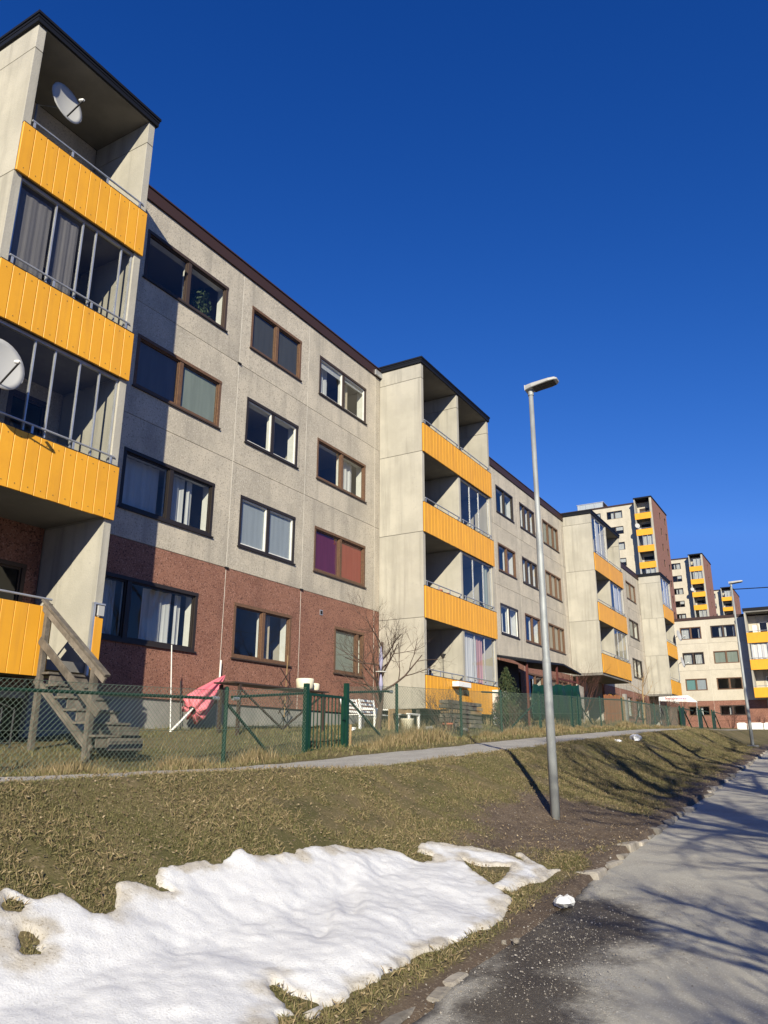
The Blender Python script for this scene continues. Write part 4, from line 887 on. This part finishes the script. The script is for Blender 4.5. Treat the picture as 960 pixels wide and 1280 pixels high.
for k in range(6):
    z = 1.12-.185*(k); y = 10.52-.235*k
    mb = MB(); mb.box(7.69, 8.54, y-.14, y+.13, z-.035, z); part(mb, 'tread', 'grey_wood', sr, bevel=.004)
    if True:
        mb = MB(); mb.box(7.75, 8.52, y-.115, y-.09, z-.175, z-.037); part(mb, 'riser', 'grey_wood', sr)
mb = MB(); mb.box(7.80, 8.42, 9.02, 9.06, -.02, .15); part(mb, 'bottom_board', 'grey_wood', sr, bevel=.004)
mb = MB(); mb.box(7.98, 8.36, 9.05, 9.09, .19, .31); part(mb, 'bottom_board', 'grey_wood', sr, bevel=.004)
rk = thing('bicycle_rack', (6.9, 10.9, H(6.9, 10.9)), 'thin bent metal rack in the shade under the balcony behind the stairs', 'rack')
for yy in (10.8, 11.1):
    z = H(6.9, yy); mb = MB(); mb.tube([(6.75, yy, z), (6.75, yy, z+.6), (6.85, yy, z+.68), (7.3, yy, z+.66), (7.5, yy, z+.6), (7.5, yy, z)], .014, 6); mb.build('hoop', 'dark_metal', rk)
mb = MB(); mb.tube([(6.75, 10.8, H(6.9, 10.9)+.1), (7.5, 10.8, H(6.9, 10.9)+.1)], .014, 6); mb.build('crossbar', 'dark_metal', rk)

# ------------------------------------------------------------------ garden things by the wall
um = thing('garden_parasol', (11.5, 11.6, .28), 'folded pink parasol leaning on its white pole against the brown wall', 'parasol')
p0, p1 = Vector((11.43, 11.6, .27)), Vector((13.55, 12.1, 1.60)); dv = (p1-p0).normalized()
mb = MB(); mb.tube([p0, p0.lerp(p1, .62)], .022, 10); mb.build('pole', 'white_plastic', um, smooth=True)
a_ = dv.cross(Vector((0, 0, 1))).normalized(); b_ = a_.cross(dv); vs = []; fs = []; n = 44
prof = [(.40, .10), (.42, .27), (.50, .25), (.62, .20), (.78, .13), (.92, .06), (1.0, .008)]
for j, (t, r) in enumerate(prof):
    for k in range(n):
        an = 6.283*k/n; rr = r*(1+.30*math.cos(an*8+j*.2)*(1 if j else .3))*(1+random.uniform(-.05, .05)); q = p0.lerp(p1, t+(random.uniform(-.03, .03) if j == 1 else 0)); vs.append(q+a_*math.cos(an)*rr*.8+b_*math.sin(an)*rr-Vector((0, 0, .05*(1-t))))
for j in range(len(prof)-1):
    for k in range(n): fs.append((j*n+k, j*n+(k+1) % n, (j+1)*n+(k+1) % n, (j+1)*n+k))
mb = MB(); mb.add(vs, fs); mb.build('canopy', 'pink', um, smooth=True)
mb = MB(); mb.tube([(11.61, 11.7, .25), (11.47, 11.72, 2.03)], .011, 8); tag(mb.build('garden_pole', 'white_plastic'), 'tall thin white pole standing upright beside the pink parasol', 'pole')
mb = MB(); mb.tube([(11.98, 11.8, .3), (11.9, 11.82, 1.35)], .012, 6); tag(mb.build('garden_stake', 'dark_metal'), 'thin dark stake in the soil between white pole and pink parasol', 'stake')
mb = MB(); mb.tube([(13.5, 12.22, .35), (13.55, 12.25, 1.95)], .02, 6); tag(mb.build('wall_stick', 'white_paint'), 'short white stick leaning on the wall behind the tip of the pink parasol', 'stick')
# trellis
tr = thing('trellis', (15.3, 11.9, .5), 'dark diamond lattice trellis standing against the brown wall', 'trellis')
for k in range(4):
    for s in (1, -1):
        z0 = .5+k*.33; mb = MB(); mb.bar((15.3 if s > 0 else 15.75, 11.9+.01*s, z0), (15.75 if s > 0 else 15.3, 11.9+.01*s, z0+.42), .014, .02); mb.build('lath', 'frame_dark', tr)
mb = MB(); mb.bar((15.55, 11.93, .4), (15.62, 11.93, 2.25), .016, .016); mb.build('cane', 'tan_wood', tr)
# dark table with cream pots
tb = thing('garden_table', (14.4, 11.0, .5), 'dark long garden table by the wall carrying two cream pots', 'table')
zt = 1.33
for y in (10.8, 11.0, 11.2):
    mb = MB(); mb.box(12.3, 15.7, y-.085, y+.085, zt-.03, zt); mb.build('slat', 'frame_dark', tb)
for x, y in ((12.5, 10.75), (12.5, 11.25), (15.5, 10.75), (15.5, 11.25)):
    mb = MB(); mb.bar((x, y, H(x, y)-.05), (x, y, zt-.04), .06, .06); mb.build('leg', 'frame_dark', tb)
for x0, x1 in ((12.5, 14), (15.5, 14)):
    mb = MB(); mb.bar((x0, 10.77, zt-.1), (x1, 10.77, H(14, 10.77)+.1), .035, .035); mb.build('brace', 'frame_dark', tb)
mb = MB(); mb.lathe((15.1, 11.0, zt), [(.15, 0), (.20, .06), (.215, .24), (.20, .27), (.12, .275)], 20); tag(mb.build('cream_pot', 'cream_plastic', smooth=True), 'larger round cream pot on the dark garden table', 'pot')
mb = MB(); mb.lathe((15.52, 11.05, zt), [(.11, 0), (.14, .05), (.145, .17), (.13, .19), (.08, .192)], 20); tag(mb.build('cream_pot', 'cream_plastic', smooth=True), 'smaller round cream pot on the end of the dark garden table', 'pot')
# white slatted bench and table
def bench(x, y, w, label, tilt):
    z = H(x, y); t = thing('garden_bench', (x, y, z), label, 'bench')
    for e in (0, w):
        mb = MB(); mb.bar((x+e, y+.3, z), (x+e-.1*tilt, y+.42, z+.78), .05, .04); mb.build('back_leg', 'white_plastic', t)
        mb = MB(); mb.bar((x+e, y-.1, z), (x+e, y-.1, z+.5), .05, .05); mb.build('front_leg', 'white_plastic', t)
        mb = MB(); mb.bar((x+e, y-.14, z+.52), (x+e, y+.34, z+.54), .06, .03); mb.build('armrest', 'white_plastic', t)
    for k in range(4):
        mb = MB(); mb.box(x, x+w, y-.1+k*.1, y-.02+k*.1, z+.36, z+.385); mb.build('seat_slat', 'white_plastic', t)
    for k in range(4):
        q = .46+k*.095; mb = MB(); mb.bar((x-.1*tilt*q/.78, y+.3+.12*q/.78, z+q), (x+w-.1*tilt*q/.78, y+.3+.12*q/.78, z+q), .022, .055, (0, .1, 1)); mb.build('back_slat', 'white_plastic', t)
    return t
bench(17.0, 10.75, .72, 'white slatted garden chair beside the gate post brace', 1.2); bench(17.82, 10.75, .72, 'white slatted garden chair directly beside the leafless garden tree', .6)
t = thing('garden_stool', (18.75, 10.2, H(18.75, 10.2)), 'small white plastic garden stool behind the leafless garden tree', 'stool'); z = H(18.75, 10.2)
mb = MB(); mb.box(18.4, 19.0, 10.0, 10.4, z+.38, z+.42); mb.build('seat', 'white_plastic', t)
for x, y in ((18.43, 10.03), (18.97, 10.03), (18.43, 10.37), (18.97, 10.37)):
    mb = MB(); mb.bar((x, y, z-.02), (x, y, z+.38), .05, .05); mb.build('leg', 'white_plastic', t)
# leafless garden tree with wind ornament
bare_tree('garden_tree', 17.1, 10.2, 3.1, 'small leafless fruit tree in front of the balcony bay wall', rad=.075, stems=1, maxl=4, kids=(3, 5), spread=.6, m='twig', first=.25)
wo_ = thing('wind_ornament', (16.75, 9.9, 1.45), 'lavender double-spindle ornament hanging in the leafless garden tree', 'ornament')
for z, h in ((1.86, .62), (1.33, .50)):
    mb = MB(); mb.lathe((16.75, 9.9, z), [(.004, 0), (.04, h*.25), (.055, h*.45), (.038, h*.7), (.006, h)], 12); mb.build('spindle', 'lavender', wo_, smooth=True)
mb = MB(); mb.lathe((16.75, 9.9, 1.835), [(.02, 0), (.14, .008), (.14, .02), (.02, .024)], 16); mb.build('disc', 'white_plastic', wo_)
# raised wooden frames with bucket
fr = thing('planter_frame', (18.2, 10.2, H(18.2, 10.2)), 'tan timber planter frame below the balcony bay wall', 'planter')
for x in (17.62, 18.62):
    z = H(x, 10.1); mb = MB(); mb.box(x-.10, x+.10, 10.1, 10.135, z-.05, z+.55); mb.build('board', 'tan_wood', fr)
mb = MB(); mb.box(17.725, 18.515, 10.1, 10.13, H(18, 10.1)+.43, H(18, 10.1)+.54); mb.build('board', 'tan_wood', fr)
mb = MB(); mb.box(19.4, 19.55, 10.3, 10.33, H(19.5, 10.3)-.05, H(19.5, 10.3)+.5); mb.build('board', 'grey_wood', fr)
mb = MB(); z = H(18, 9.85); mb.lathe((18.0, 9.85, z-.02), [(.13, 0), (.165, .3), (.175, .31), (.175, .33), (.15, .33), (.13, .2)], 18); tag(mb.build('bucket', 'cream_plastic', smooth=True), 'cream bucket standing in front of the tan timber planter frame', 'bucket')
mb = MB(); z = H(19.9, 9.6); mb.lathe((19.9, 9.6, z-.02), [(.12, 0), (.16, .2), (.18, .2), (.18, .25), (.14, .25)], 16); tag(mb.build('flower_pot', 'terracotta', smooth=True), 'terracotta flower pot among rubble in front of the stacked boards', 'pot')
# stacked boards
cs = thing('board_stack', (21.2, 9.7, H(21.2, 9.7)), 'stack of weathered grey boards in front of the ground-floor balcony', 'board stack')
for r in range(6):
    z = H(21.2, 9.7)+.02+r*.125; xx = 19.95+random.uniform(-.1, .1)
    while xx < 22.1:
        ln = random.uniform(.5, 1.0); yy = 9.6+random.uniform(-.06, .06); mb = MB(); mb.box(xx, min(xx+ln-.02, 22.3), yy, yy+.3, z, z+.10); mb.build('board', 'grey_wood' if random.random() < .85 else 'tan_wood', cs, bevel=.006); xx += ln
# old tyre-like rubble left of stack
for i, (x, y, s, lb) in enumerate(((19.3, 9.9, .16, 'pale broken block lying behind the terracotta flower pot'), (20.3, 9.3, .13, 'pale broken block lying in front of the stacked boards'), (16.2, 10.4, .12, 'white crumpled sheet on the ground under the garden chair'))):
    blob('rubble_block', (x, y, H(x, y)+s*.35), s*1.3, s, s*.5, 'plinth' if i < 2 else 'white_plastic', lb, 'rubble')
# things on the ground-floor balcony
wb = thing('flower_box', (22.9, 10.55, 1.95), 'white flower box hung outside the ground-floor balcony above the stacked boards', 'flower box')
mb = MB(); mb.box(22.4, 23.35, 10.42, 10.65, 1.90, 2.06); mb.build('box', 'white_plastic', wb, bevel=.01)
for x in (22.55, 23.2):
    mb = MB(); mb.tube([(x, 10.66, 2.0), (x, 10.69, 2.2), (x, 10.74, 2.2)], .008, 5); mb.build('hook', 'dark_metal', wb)
tl = thing('garden_torch', (22.6, 10.8, 2.2), 'dark goblet-shaped garden torch rising above the ground-floor balcony rail', 'torch')
mb = MB(); mb.tube([(22.2, 10.85, 1.35), (22.2, 10.85, 2.75)], .012, 6); mb.build('stem', 'dark_metal', tl)
mb = MB(); mb.lathe((22.2, 10.85, 2.75), [(.02, 0), (.09, .12), (.10, .15), (.05, .15)], 10); mb.build('bowl', 'dark_metal', tl)
gr = thing('barbecue', (21.15, 11.2, 1.36), 'dark covered barbecue on the ground-floor balcony beside the bay wall', 'barbecue')
mb = MB(); mb.lathe((21.15, 11.05, 2.05), [(.05, 0), (.26, .08), (.30, .22), (.24, .38), (.08, .46)], 14); mb.build('lid', 'black', gr, smooth=True)
for k in range(3):
    an = k*2.1; mb = MB(); mb.bar((21.15+.2*math.cos(an), 11.05+.2*math.sin(an), 2.08), (21.15+.3*math.cos(an), 11.05+.3*math.sin(an), 1.36), .03, .03); mb.build('leg', 'dark_metal', gr)
mb = MB(); mb.box(20.95, 21.5, 10.85, 10.9, 2.0, 2.25); mb.build('side_shelf', 'aluminium', gr)
wbx = thing('utility_cabinet', (26.0, 10.6, 1.1), 'white utility cabinet at the far end of the ground-floor balcony', 'cabinet')
mb = MB(); mb.box(25.62, 26.42, 10.35, 10.66, .7, 2.0); mb.build('case', 'white_paint', wbx, bevel=.01)
mb = MB(); mb.box(25.66, 26.38, 10.335, 10.348, 1.25, 1.95); mb.build('door', 'white_plastic', wbx)
for i, (x, z, c_, lb) in enumerate(((22.2, 4.9, 'terracotta', 'red pot on the second-floor balcony ledge beside the dark rail'), (22.75, 4.88, 'terracotta', 'small red jar next to a larger red pot on the second-floor balcony ledge'), (24.9, 4.86, 'cream_plastic', 'cream pot behind the glazing of the second-floor balcony'))):
    mb = MB(); mb.lathe((x, 10.95, z-.3), [(.08, 0), (.12, .3), (.13, .36), (.10, .37)], 12); tag(mb.build('balcony_pot', c_, smooth=True), lb, 'pot')
# conifer
def conifer(x, y, h, r, label):
    z = H(x, y); t = thing('conifer', (x, y, z), label, 'tree'); mb = MB(); mb.tube([(x, y, z-.05), (x, y, z+h*.9)], [.04, .01], 6); mb.build('trunk', 'bark', t)
    n = 4200; tt = rng.random(n)**.9; a = rng.uniform(0, 6.283, n); lob = 1+.35*np.sin(a*3+tt*9)+.25*np.sin(a*5-tt*21); rr = r*(np.sin(np.clip(tt*1.02, 0, 1)*math.pi*.93+.22)**.8)*lob*rng.random(n)**.45
    c = np.stack([x+rr*np.cos(a), y+rr*np.sin(a), z+.05+tt*h], 1); d1 = rng.normal(0, 1, (n, 3)); d1[:, 2] += 1.3; d1 /= np.linalg.norm(d1, axis=1)[:, None]; d2 = np.cross(d1, rng.normal(0, 1, (n, 3))); d2 /= np.linalg.norm(d2, axis=1)[:, None]
    s = rng.uniform(.04, .10, n)[:, None]; V = np.stack([c-d2*s*.18, c+d2*s*.18, c+d1*s], 1).reshape(-1, 3)-np.array((x, y, z)); b = np.arange(n)*3
    npmesh('crown', V, np.stack([b, b+1, b+2], 1), 'needle', None, t)
    return t
conifer(24.6, 9.7, 1.9, .30, 'small columnar conifer between the stacked boards and the tarpaulin shelter')
conifer(23.9, 9.5, .9, .42, 'low spreading evergreen at the foot of the columnar conifer')
# shelter with tarpaulin
gz_ = thing('garden_shelter', (29.7, 10.2, H(29.7, 10.2)), 'garden shelter with dark flat roof and red-brown posts beside the wall', 'shelter')
mb = MB(); vs = [(26.75, 9.75, 3.02), (31.0, 9.75, 3.28), (33.4, 9.75, 3.08), (33.4, 12.1, 3.5), (31.0, 12.1, 3.72), (26.75, 12.1, 3.5)]
mb.add(vs+[(a, b, c+.07) for a, b, c in vs], [(0, 1, 4, 5), (1, 2, 3, 4), (6, 11, 10, 7), (7, 10, 9, 8), (0, 6, 7, 1), (1, 7, 8, 2), (2, 8, 9, 3), (3, 9, 10, 4), (4, 10, 11, 5), (5, 11, 6, 0)]); mb.build('roof', 'fascia', gz_)
for x, y in ((27.0, 9.85), (30.4, 9.85), (33.1, 9.85), (27.0, 11.9), (33.1, 11.9)):
    mb = MB(); mb.bar((x, y, H(x, y)-.1), (x, y, 3.0 if x != 30.4 else 3.2), .07, .07); mb.build('post', 'red_post', gz_)
mb = MB(); mb.bar((30.5, 9.9, 2.75), (33.0, 9.9, 2.75), .05, .07); mb.build('beam', 'red_post', gz_)
mb = MB(); mb.box(26.8, 30.0, 11.3, 11.35, H(28, 11.3), 3.3); mb.build('shade_panel', 'black', gz_)  # flat black sheet standing in for the deep shade under the shelter roof
tp = MB(); nx = 40; vs = []; fs = []
for i in range(nx+1):
    x = 26.8+(32.5-26.8)*i/nx
    for j in range(6):
        z = H(x, 9.5)+.25+(2.25+.38*i/nx-.06*math.sin(i/nx*3.14*4)**2-H(x, 9.5)-.25)*j/5; vs.append((x, 9.6+.06*math.sin(i*.9+j*.6)+.03*math.sin(i*2.3+j), z))
for i in range(nx):
    for j in range(5): fs.append((i*6+j, (i+1)*6+j, (i+1)*6+j+1, i*6+j+1))
tp.add(vs, fs); o = tp.build('tarpaulin', 'green_tarp', smooth=True); o.modifiers.new('s', 'SOLIDIFY').thickness = .004; tag(o, 'dark green tarpaulin screen stretched below the dark shelter roof', 'tarpaulin')
mb = MB(); mb.bar((32.9, 9.75, H(33, 9.7)-.1), (33.05, 9.75, 2.62), .9, .05, (0, 1, 0)); tag(mb.build('privacy_panel', 'stone'), 'beige upright privacy panel beside the green tarpaulin', 'panel')
op = thing('wooden_screen', (38.9, 9.8, H(38.9, 9.8)), 'weathered orange-brown plank screen under the overhanging balcony bay', 'screen')
for k in range(14):
    x = 37.0+k*.27; mb = MB(); mb.box(x, x+.255, 9.8, 9.83, H(x, 9.8)-.05, 2.5+.12*k/14+random.uniform(-.05, .05)); mb.build('plank', 'orange_wood' if k < 11 else 'tan_wood', op)
mb = MB(); mb.box(40.85, 41.15, 9.75, 9.9, H(41, 9.8)-.05, 2.75); mb.build('end_post', 'plinth', op)
# bushes
for (x, y, h, lb, m_) in ((36.0, 10.8, 2.4, 'tangle of dark red leafless shrub under the balcony bay beside the plank screen', 'twig_red'), (34.6, 10.6, 2.3, 'dark red leafless shrub beside the beige privacy panel', 'twig_red'), (43.5, 9.3, 1.5, 'light brown leafless shrub behind the fence past the plank screen', 'twig'), (47.5, 9.2, 1.7, 'leafless shrub behind the fence in front of the long banner', 'twig'), (54, 9.4, 1.8, 'leafless shrub past the fence end under the banner', 'twig'), (19.6, 9.5, 1.15, 'small leafless shrub beside the tan timber planter frame', 'twig'), (22.9, 9.1, .8, 'low brown leafless shrub in front of the stacked boards', 'twig'), (74, 9.0, 1.3, 'brown leafless hedge shrub before the cream cross block', 'twig_red'), (78, 7.0, 1.3, 'brown leafless hedge shrub next to the white concrete blocks', 'twig_red')):
    z = H(x, y); t = thing('leafless_shrub', (x, y, z), lb, 'shrub'); st_ = MB(); cr = MB()
    for k in range(14):
        a = random.random()*6.283; e = random.uniform(.9, 1.45); d = Vector((math.cos(a)*math.cos(e), math.sin(a)*math.cos(e), math.sin(e))); b0 = Vector((x+math.cos(a)*.15, y+math.sin(a)*.15, z-.03))
        st_.tube([b0, b0+d*h*.3], [.013+.004*h, .011], 5); grow(cr, b0+d*h*.28, d, h*random.uniform(.45, .7), .011+.002*h, 1, 3, .5, .05, 5, (3, 4), 4, .12)
    st_.build('stems', m_, t); cr.build('crown', m_, t)
bare_tree('garden_sapling', 41.3, 9.0, 3.4, 'slim pale sapling at the fence beside the plank screen', rad=.05, maxl=2, kids=(3, 4), spread=.5, m='tan_wood')
# window plant
wp = thing('potted_plant', (12.45, F+.30, 10.24), 'leafy green potted plant behind the top-floor window beside the first balcony bay', 'plant')
mb = MB(); mb.lathe((12.45, F+.42, 10.22), [(.07, 0), (.10, .16), (.09, .17)], 12); mb.build('pot', 'terracotta', wp)
n = 420; c = np.stack([12.45+rng.normal(0, .15, n), F+.36+rng.normal(0, .04, n), 10.4+rng.random(n)**.8*.75], 1); c[:, 0] = 12.45+(c[:, 0]-12.45)*(1.25-.9*(c[:, 2]-10.4)); d1 = rng.normal(0, 1, (n, 3)); d1 /= np.linalg.norm(d1, axis=1)[:, None]; d2 = np.cross(d1, rng.normal(0, 1, (n, 3))); d2 /= np.linalg.norm(d2, axis=1)[:, None]
V = np.stack([c-d1*.05, c-d2*.02, c+d1*.05, c+d2*.02], 1).reshape(-1, 3)-np.array(wpos(wp)); b = np.arange(n)*4; npmesh('foliage', V, np.stack([b, b+1, b+2, b+3], 1), 'leaf_green', None, wp)
mb = MB(); mb.tube([(12.45, F+.4, 10.35), (12.43, F+.36, 11.1)], [.012, .005], 5); mb.build('stem', 'twig', wp)

# ------------------------------------------------------------------ satellite dishes
def dish(c, nrm, r, label, foot, seg=28):
    c = Vector(c); nrm = Vector(nrm).normalized(); a = nrm.cross(Vector((0, 0, 1))).normalized(); b = a.cross(nrm)
    t = thing('satellite_dish', foot, label, 'satellite dish'); vs = []; fs = []; rings = 6
    P = lambda q, an: c+a*math.cos(an)*q*r*.92+b*math.sin(an)*q*r+nrm*(.16*r*q*q-.16*r)
    vs.append(c-nrm*.16*r)
    for i in range(1, rings+1):
        for k in range(seg): vs.append(P(i/rings, 6.2832*k/seg))
    for k in range(seg): fs.append((0, 1+k, 1+(k+1) % seg))
    for i in range(rings-1):
        for k in range(seg): fs.append((1+i*seg+k, 1+(i+1)*seg+k, 1+(i+1)*seg+(k+1) % seg, 1+i*seg+(k+1) % seg))
    mb = MB(); mb.add(vs, fs); o = mb.build('reflector', 'grey_plastic', t, smooth=True); s = o.modifiers.new('s', 'SOLIDIFY'); s.thickness = .012; s.offset = -1
    mb = MB(); rim = [P(1, 6.2832*k/seg) for k in range(seg+1)]; mb.tube(rim, .010, 5); mb.build('rim', 'grey_plastic', o, smooth=True)
    e0 = P(.86, -1.5708); e1 = c+nrm*r*1.05-b*r*.42
    mb = MB(); mb.bar(e0, e1, .022, .022); mb.build('feed_arm', 'dark_metal', t)
    mb = MB(); mb.tube([e1, e1-(nrm-b*.5).normalized()*.03, e1-(nrm-b*.5).normalized()*.11], [.022, .032, .028], 10); mb.build('feed_horn', 'white_plastic', t)
    mb = MB(); bk = c-nrm*(.16*r+.02); mb.tube([bk, bk-nrm*.10, Vector((foot[0], foot[1], bk.z-.12)), Vector(foot)], [.03, .025, .02, .02], 8); mb.build('mast', 'galvanised', t)
    return t
dish((7.09, 11.15, 11.72), (.10, -.97, .14), .39, 'satellite dish on a mast on the open top-floor balcony', (6.75, 11.55, 9.45))
dish((6.12, 10.28, 5.55), (.0, -.97, .16), .42, 'satellite dish outside the glazed second-floor balcony', (6.25, 10.70, 4.95))
dish((61.7, 10.35, 8.3), (-.2, -.95, .2), .42, 'upper satellite dish on the farthest balcony bay of the long building', (62.0, 10.7, 7.5))
dish((62.0, 10.35, 6.35), (-.1, -.97, .2), .40, 'lower satellite dish on the farthest balcony bay of the long building', (62.1, 10.7, 5.0))
dish((123.8, 25.3, 34.6), (-.8, -.55, .2), .42, 'white satellite dish on a balcony of the tower with the roof enclosure', (124.2, 25.4, 33.4))
dish((168.1, 24.6, 31.9), (-.8, -.55, .2), .42, 'white satellite dish on a balcony of the middle tower', (168.5, 24.7, 30.9))

# ------------------------------------------------------------------ banner, blocks
bn = thing('banner', (57.5, 10.2, 3.2), 'long white banner with red and violet lettering strung below the overhanging end balcony bay', 'banner')
mb = MB(); mb.add([(57.5, 11.46, 3.31), (57.5, 8.89, 3.16), (57.5, 9.5, 3.64), (57.5, 11.42, 3.60)], [(0, 1, 2, 3)]); o = mb.build('sheet', 'banner', bn); o.modifiers.new('s', 'SOLIDIFY').thickness = .01
y = 11.0
for k in range(11):
    w = random.uniform(.07, .11); h_ = random.uniform(.11, .16) if k else .2; z = 3.38+random.uniform(-.008, .008); nm = 'red_ink' if k < 6 else 'violet_ink'; x = 57.488
    mb = MB(); mb.box(x-.004, x, y-.024, y, z, z+h_); mb.box(x-.004, x, y-w, y-.0241, z+h_*.4, z+h_*.4+.03)
    if k % 2: mb.box(x-.004, x, y-w, y-w+.024, z, z+h_*.38)
    mb.build('letter', nm, o); y -= w+.035
for yy in (11.44, 9.0):
    mb = MB(); mb.bar((57.54, yy, H(57.5, yy)-.1), (57.54, yy, 3.6 if yy > 10 else 3.3), .05, .05); mb.build('post', 'galvanised', bn)
for i, (y, w, lb) in enumerate(((7.7, .7, 'white concrete block nearest the street lamp footing with cable'), (6.7, 1.1, 'longest white concrete block between two shorter ones'), (5.7, .8, 'white concrete block at the roadside end of the row'))):
    z = H(70, y); mb = MB(); mb.box(69.6, 70.2, y-w/2, y+w/2, z, z+.5); mb.box(69.7, 70.1, y-w/2+.1, y+w/2-.1, z+.501, z+.55); tag(mb.build('concrete_block', 'white_paint', bevel=.04), lb, 'block')
